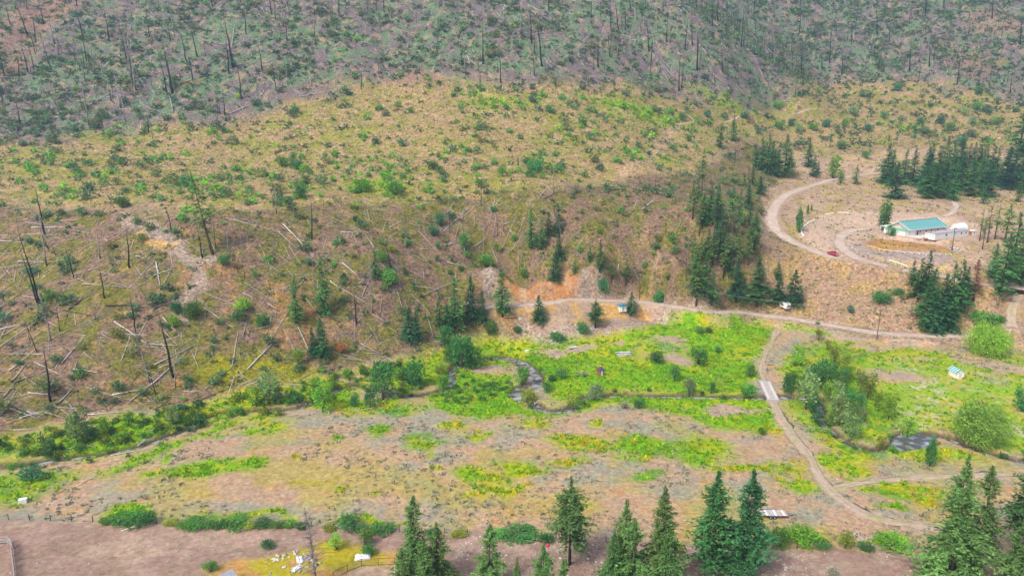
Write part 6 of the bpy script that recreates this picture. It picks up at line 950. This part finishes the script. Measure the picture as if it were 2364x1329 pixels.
# marker balls on a wire across the dirt lot
wl_ = byY(-420, 1410, 112); b1 = Vector(byY(925, 1289, 116)); b2 = Vector(byY(1265, 1258, 116)); dirv = (b2 - b1); e0 = b1 - dirv * 4.2; e1 = b2 + dirv * 4.4
for e_, lb in ((e0, 'wooden pole carrying the marker ball wire, by the timber fence'), (e1, 'wooden pole carrying the marker ball wire, past the stony dirt firs')):
    zt = float(H(e_.x, e_.y)); r_ = empty('power_pole', (e_.x, e_.y, zt), lb, 'power pole'); v, f, c = tube([(0, 0, -1), (0, 0, (e_.z - zt) / 2), (0, 0, e_.z - zt + .3)], [.17, .15, .12], 8); part('shaft', [(v, f)], M_pole, r_); part('crossarm', [bx(-.6, .6, -.06, .06, e_.z - zt - .14, e_.z - zt - .04)], M_pole, r_)
cable(e0, e1, 0.0, 'thin wire carrying two red marker balls over the dirt lot', None, .012)
for b_, lb in ((b1, 'red marker ball on a wire in front of the pipe fence firs'), (b2, 'red marker ball on a wire beside the bare trunked pine')):
    r_ = empty('marker_ball', b_, lb, 'marker ball'); th = np.linspace(0, np.pi, 9); vv = []; ph = np.arange(14) * 2 * np.pi / 14; V = np.array([[(math.sin(t_) * math.cos(p_) * .36, math.sin(t_) * math.sin(p_) * .36, math.cos(t_) * .36) for p_ in ph] for t_ in th]).reshape(-1, 3); F = [(i * 14 + k, (i + 1) * 14 + k, (i + 1) * 14 + (k + 1) % 14, i * 14 + (k + 1) % 14) for i in range(8) for k in range(14)]; ob = part('shell', [(V, F)], M_red, r_); part('clamp', [bx(-.5, .5, -.05, .05, -.05, .05)], M_galv, r_)
# sheeting, stones, corner of a metal roof
def sheet(px_, py_, sx, sy, rz, label, seed):
    c = P(px_, py_); g2 = np.random.default_rng(seed); n = 14; u_, v_ = np.meshgrid(np.linspace(-1, 1, n), np.linspace(-1, 1, n)); rr = 1 - .22 * fbm(u_ * 3 + 40 + seed, v_ * 3 + 40, 1.3, 2, seed); X_, Y_ = u_ * sx * rr, v_ * sy * rr; Z_ = .15 + 1.5 * (fbm(u_ * 2 + seed * 3 + 30, v_ * 2 + 30, .8, 3, seed) - .25) * (1 - np.maximum(abs(u_), abs(v_)) ** 3); ob = link('plastic_sheet', mesh_np('plastic_sheet', np.stack([X_.ravel(), Y_.ravel(), Z_.ravel()], 1), grid_faces(n, n), None, M_tarp), None, c); ob.rotation_euler = (0, 0, R(rz)); m = ob.modifiers.new('thick', 'SOLIDIFY'); m.thickness = .04; return tag(ob, label, 'tarp')
sheet(838, 1287, 1.8, 1.1, 12, 'crumpled white sheeting hung over the rusty pipe fence', 3); sheet(692, 1292, .7, 1.3, 20, 'white sheeting standing up on the fieldstone heap by the dead tree', 5); sheet(687, 1312, .5, 1.3, -30, 'narrow white sheeting lower on the fieldstone heap', 7)
rkm = [mesh_np('rock_%d' % i, v_, f_, c_ * np.array(cc), M_stone) for i, ((v_, f_, c_), cc) in enumerate(zip(rk, [(.62, .58, .55), (.5, .45, .42), (.66, .63, .60), (.42, .38, .36), (.55, .5, .46)]))]
def rocks(pts, n, jit, smin, smax, label, group, seed):
    g2 = np.random.default_rng(seed); ln = smooth_line(pixpoly(pts), .5)
    for k in range(n):
        q = ln[int((k + .5) / n * (len(ln) - 1))] + g2.normal(0, jit, 2); s_ = g2.uniform(smin, smax); o = link('boulder', rkm[k % 5], None, (q[0], q[1], float(H(*q)) + s_ * .15)); o.scale = (s_ * g2.uniform(.8, 1.3), s_, s_ * g2.uniform(.7, 1.1)); o.rotation_euler = (0, 0, g2.random() * 6.28); tag(o, label, 'rock', group)
rocks([(1966,560),(1968,572),(1980,583),(2000,592),(2030,599),(2052,604)], 46, .45, .3, .62, 'pale rock in the row lining the curved driveway', 'rocks lining the driveway', 1); rocks([(2192,574),(2205,572),(2215,580),(2200,580)], 34, 1.1, .3, .7, 'grey rock in the heap beside the power pole at the house lawn', 'rock heap by the house pole', 2); rocks([(640,1290),(660,1282),(690,1280),(715,1290),(700,1310),(670,1312)], 60, 1.0, .2, .55, 'pale fieldstone in the heap under the bare dead tree', 'fieldstone heap', 3); rocks([(1972,1235),(1990,1240),(2010,1243)], 30, .7, .15, .4, 'grey stone in the heap by the upright olive bush', 'stone heap by the fence', 4); rocks([(1955,494),(1962,492)], 10, .6, .3, .6, 'dark scrap rock by the white poles in the yard', 'scrap heap in the yard', 5); rocks([(1100,1226),(1200,1238),(1300,1240)], 40, 1.6, .12, .3, 'small pale stone spread along the dark fence line hedge', 'stones by the hedge', 6); rocks([(1020,1262),(1080,1272),(1050,1290)], 30, 1.4, .12, .34, 'small pale stone on the dirt beside the pipe fence firs', 'stones by the firs', 7)
q = Vector(byz(535, 1311, 3.6)); h = empty('lean_to', (q.x, q.y, float(H(q.x, q.y - 3))), 'low shed with ribbed grey metal roof at the yellow weeds', 'shed'); h.rotation_euler = (0, 0, R(-48)); zt = 3.6 - h.location.z
part('wall', [bx(.2, 4.3, -4.6, -.2, -.2, zt - .75)], M_greyw, h); rf = part('roof', [(np.array([(0, -5, zt - .7), (4.6, -5, zt - .7), (4.6, 0, zt - .1), (0, 0, zt - .1), (0, -5, zt - .6), (4.6, -5, zt - .6), (4.6, 0, zt), (0, 0, zt)]), BOXF)], M_galv, h)
for i in range(11): part('roof_rib', [bar((.1 + i * .44, -5, zt - .57), (.1 + i * .44, 0, zt + .03), .06, .06)], M_galv, rf)
# bleached branches lying in the field and on the dirt
def drift(px_, py_, rz, L_, label, seed):
    c = P(px_, py_); g2 = np.random.default_rng(seed); parts_ = [tube([(-L_ / 2, 0, .1), (0, .1, .35), (L_ / 2, 0, .25)], [.12, .1, .03], 6, (.62, .57, .54))]
    for k in range(9): t_ = g2.uniform(-.4, .45); a = g2.uniform(-1.1, 1.1); l_ = L_ * g2.uniform(.2, .45); p = np.array([t_ * L_, 0, .3]); parts_.append(tube([p, p + np.array([math.cos(a) * l_, math.sin(a) * l_, g2.uniform(.0, .8)])], [.05, .015], 4, (.62, .57, .54)))
    o = link('bleached_branch', mesh_np('bleached_branch', *joinp(parts_), M_wood), None, c); o.rotation_euler = (0, 0, R(rz)); return tag(o, label, 'branch')
drift(205, 1108, 70, 6, 'bleached branch standing up in the dry field below the creek', 1); drift(318, 1216, 30, 6, 'thin bleached branch on the bare dirt by the round bush', 2); drift(335, 1018, 80, 6, 'white dead branch cluster over the creek channel', 3); drift(60, 950, -25, 9, 'tangle of white branches at the creek thicket edge', 4); drift(850, 945, 25, 8, 'pale broken branch at the field edge of the creek', 5); drift(1240, 930, 50, 3, 'small pale branch poking from the creek bank', 6); drift(300, 1045, 20, 9, 'grey driftwood jam along the creek channel', 7); drift(175, 1035, 15, 9, 'dark driftwood lying beside the creek thicket', 8); drift(430, 905, -20, 6, 'pale driftwood by the thicket above the creek', 9); drift(1140, 846, 15, 4, 'grey driftwood on the creek gravel bar', 10)
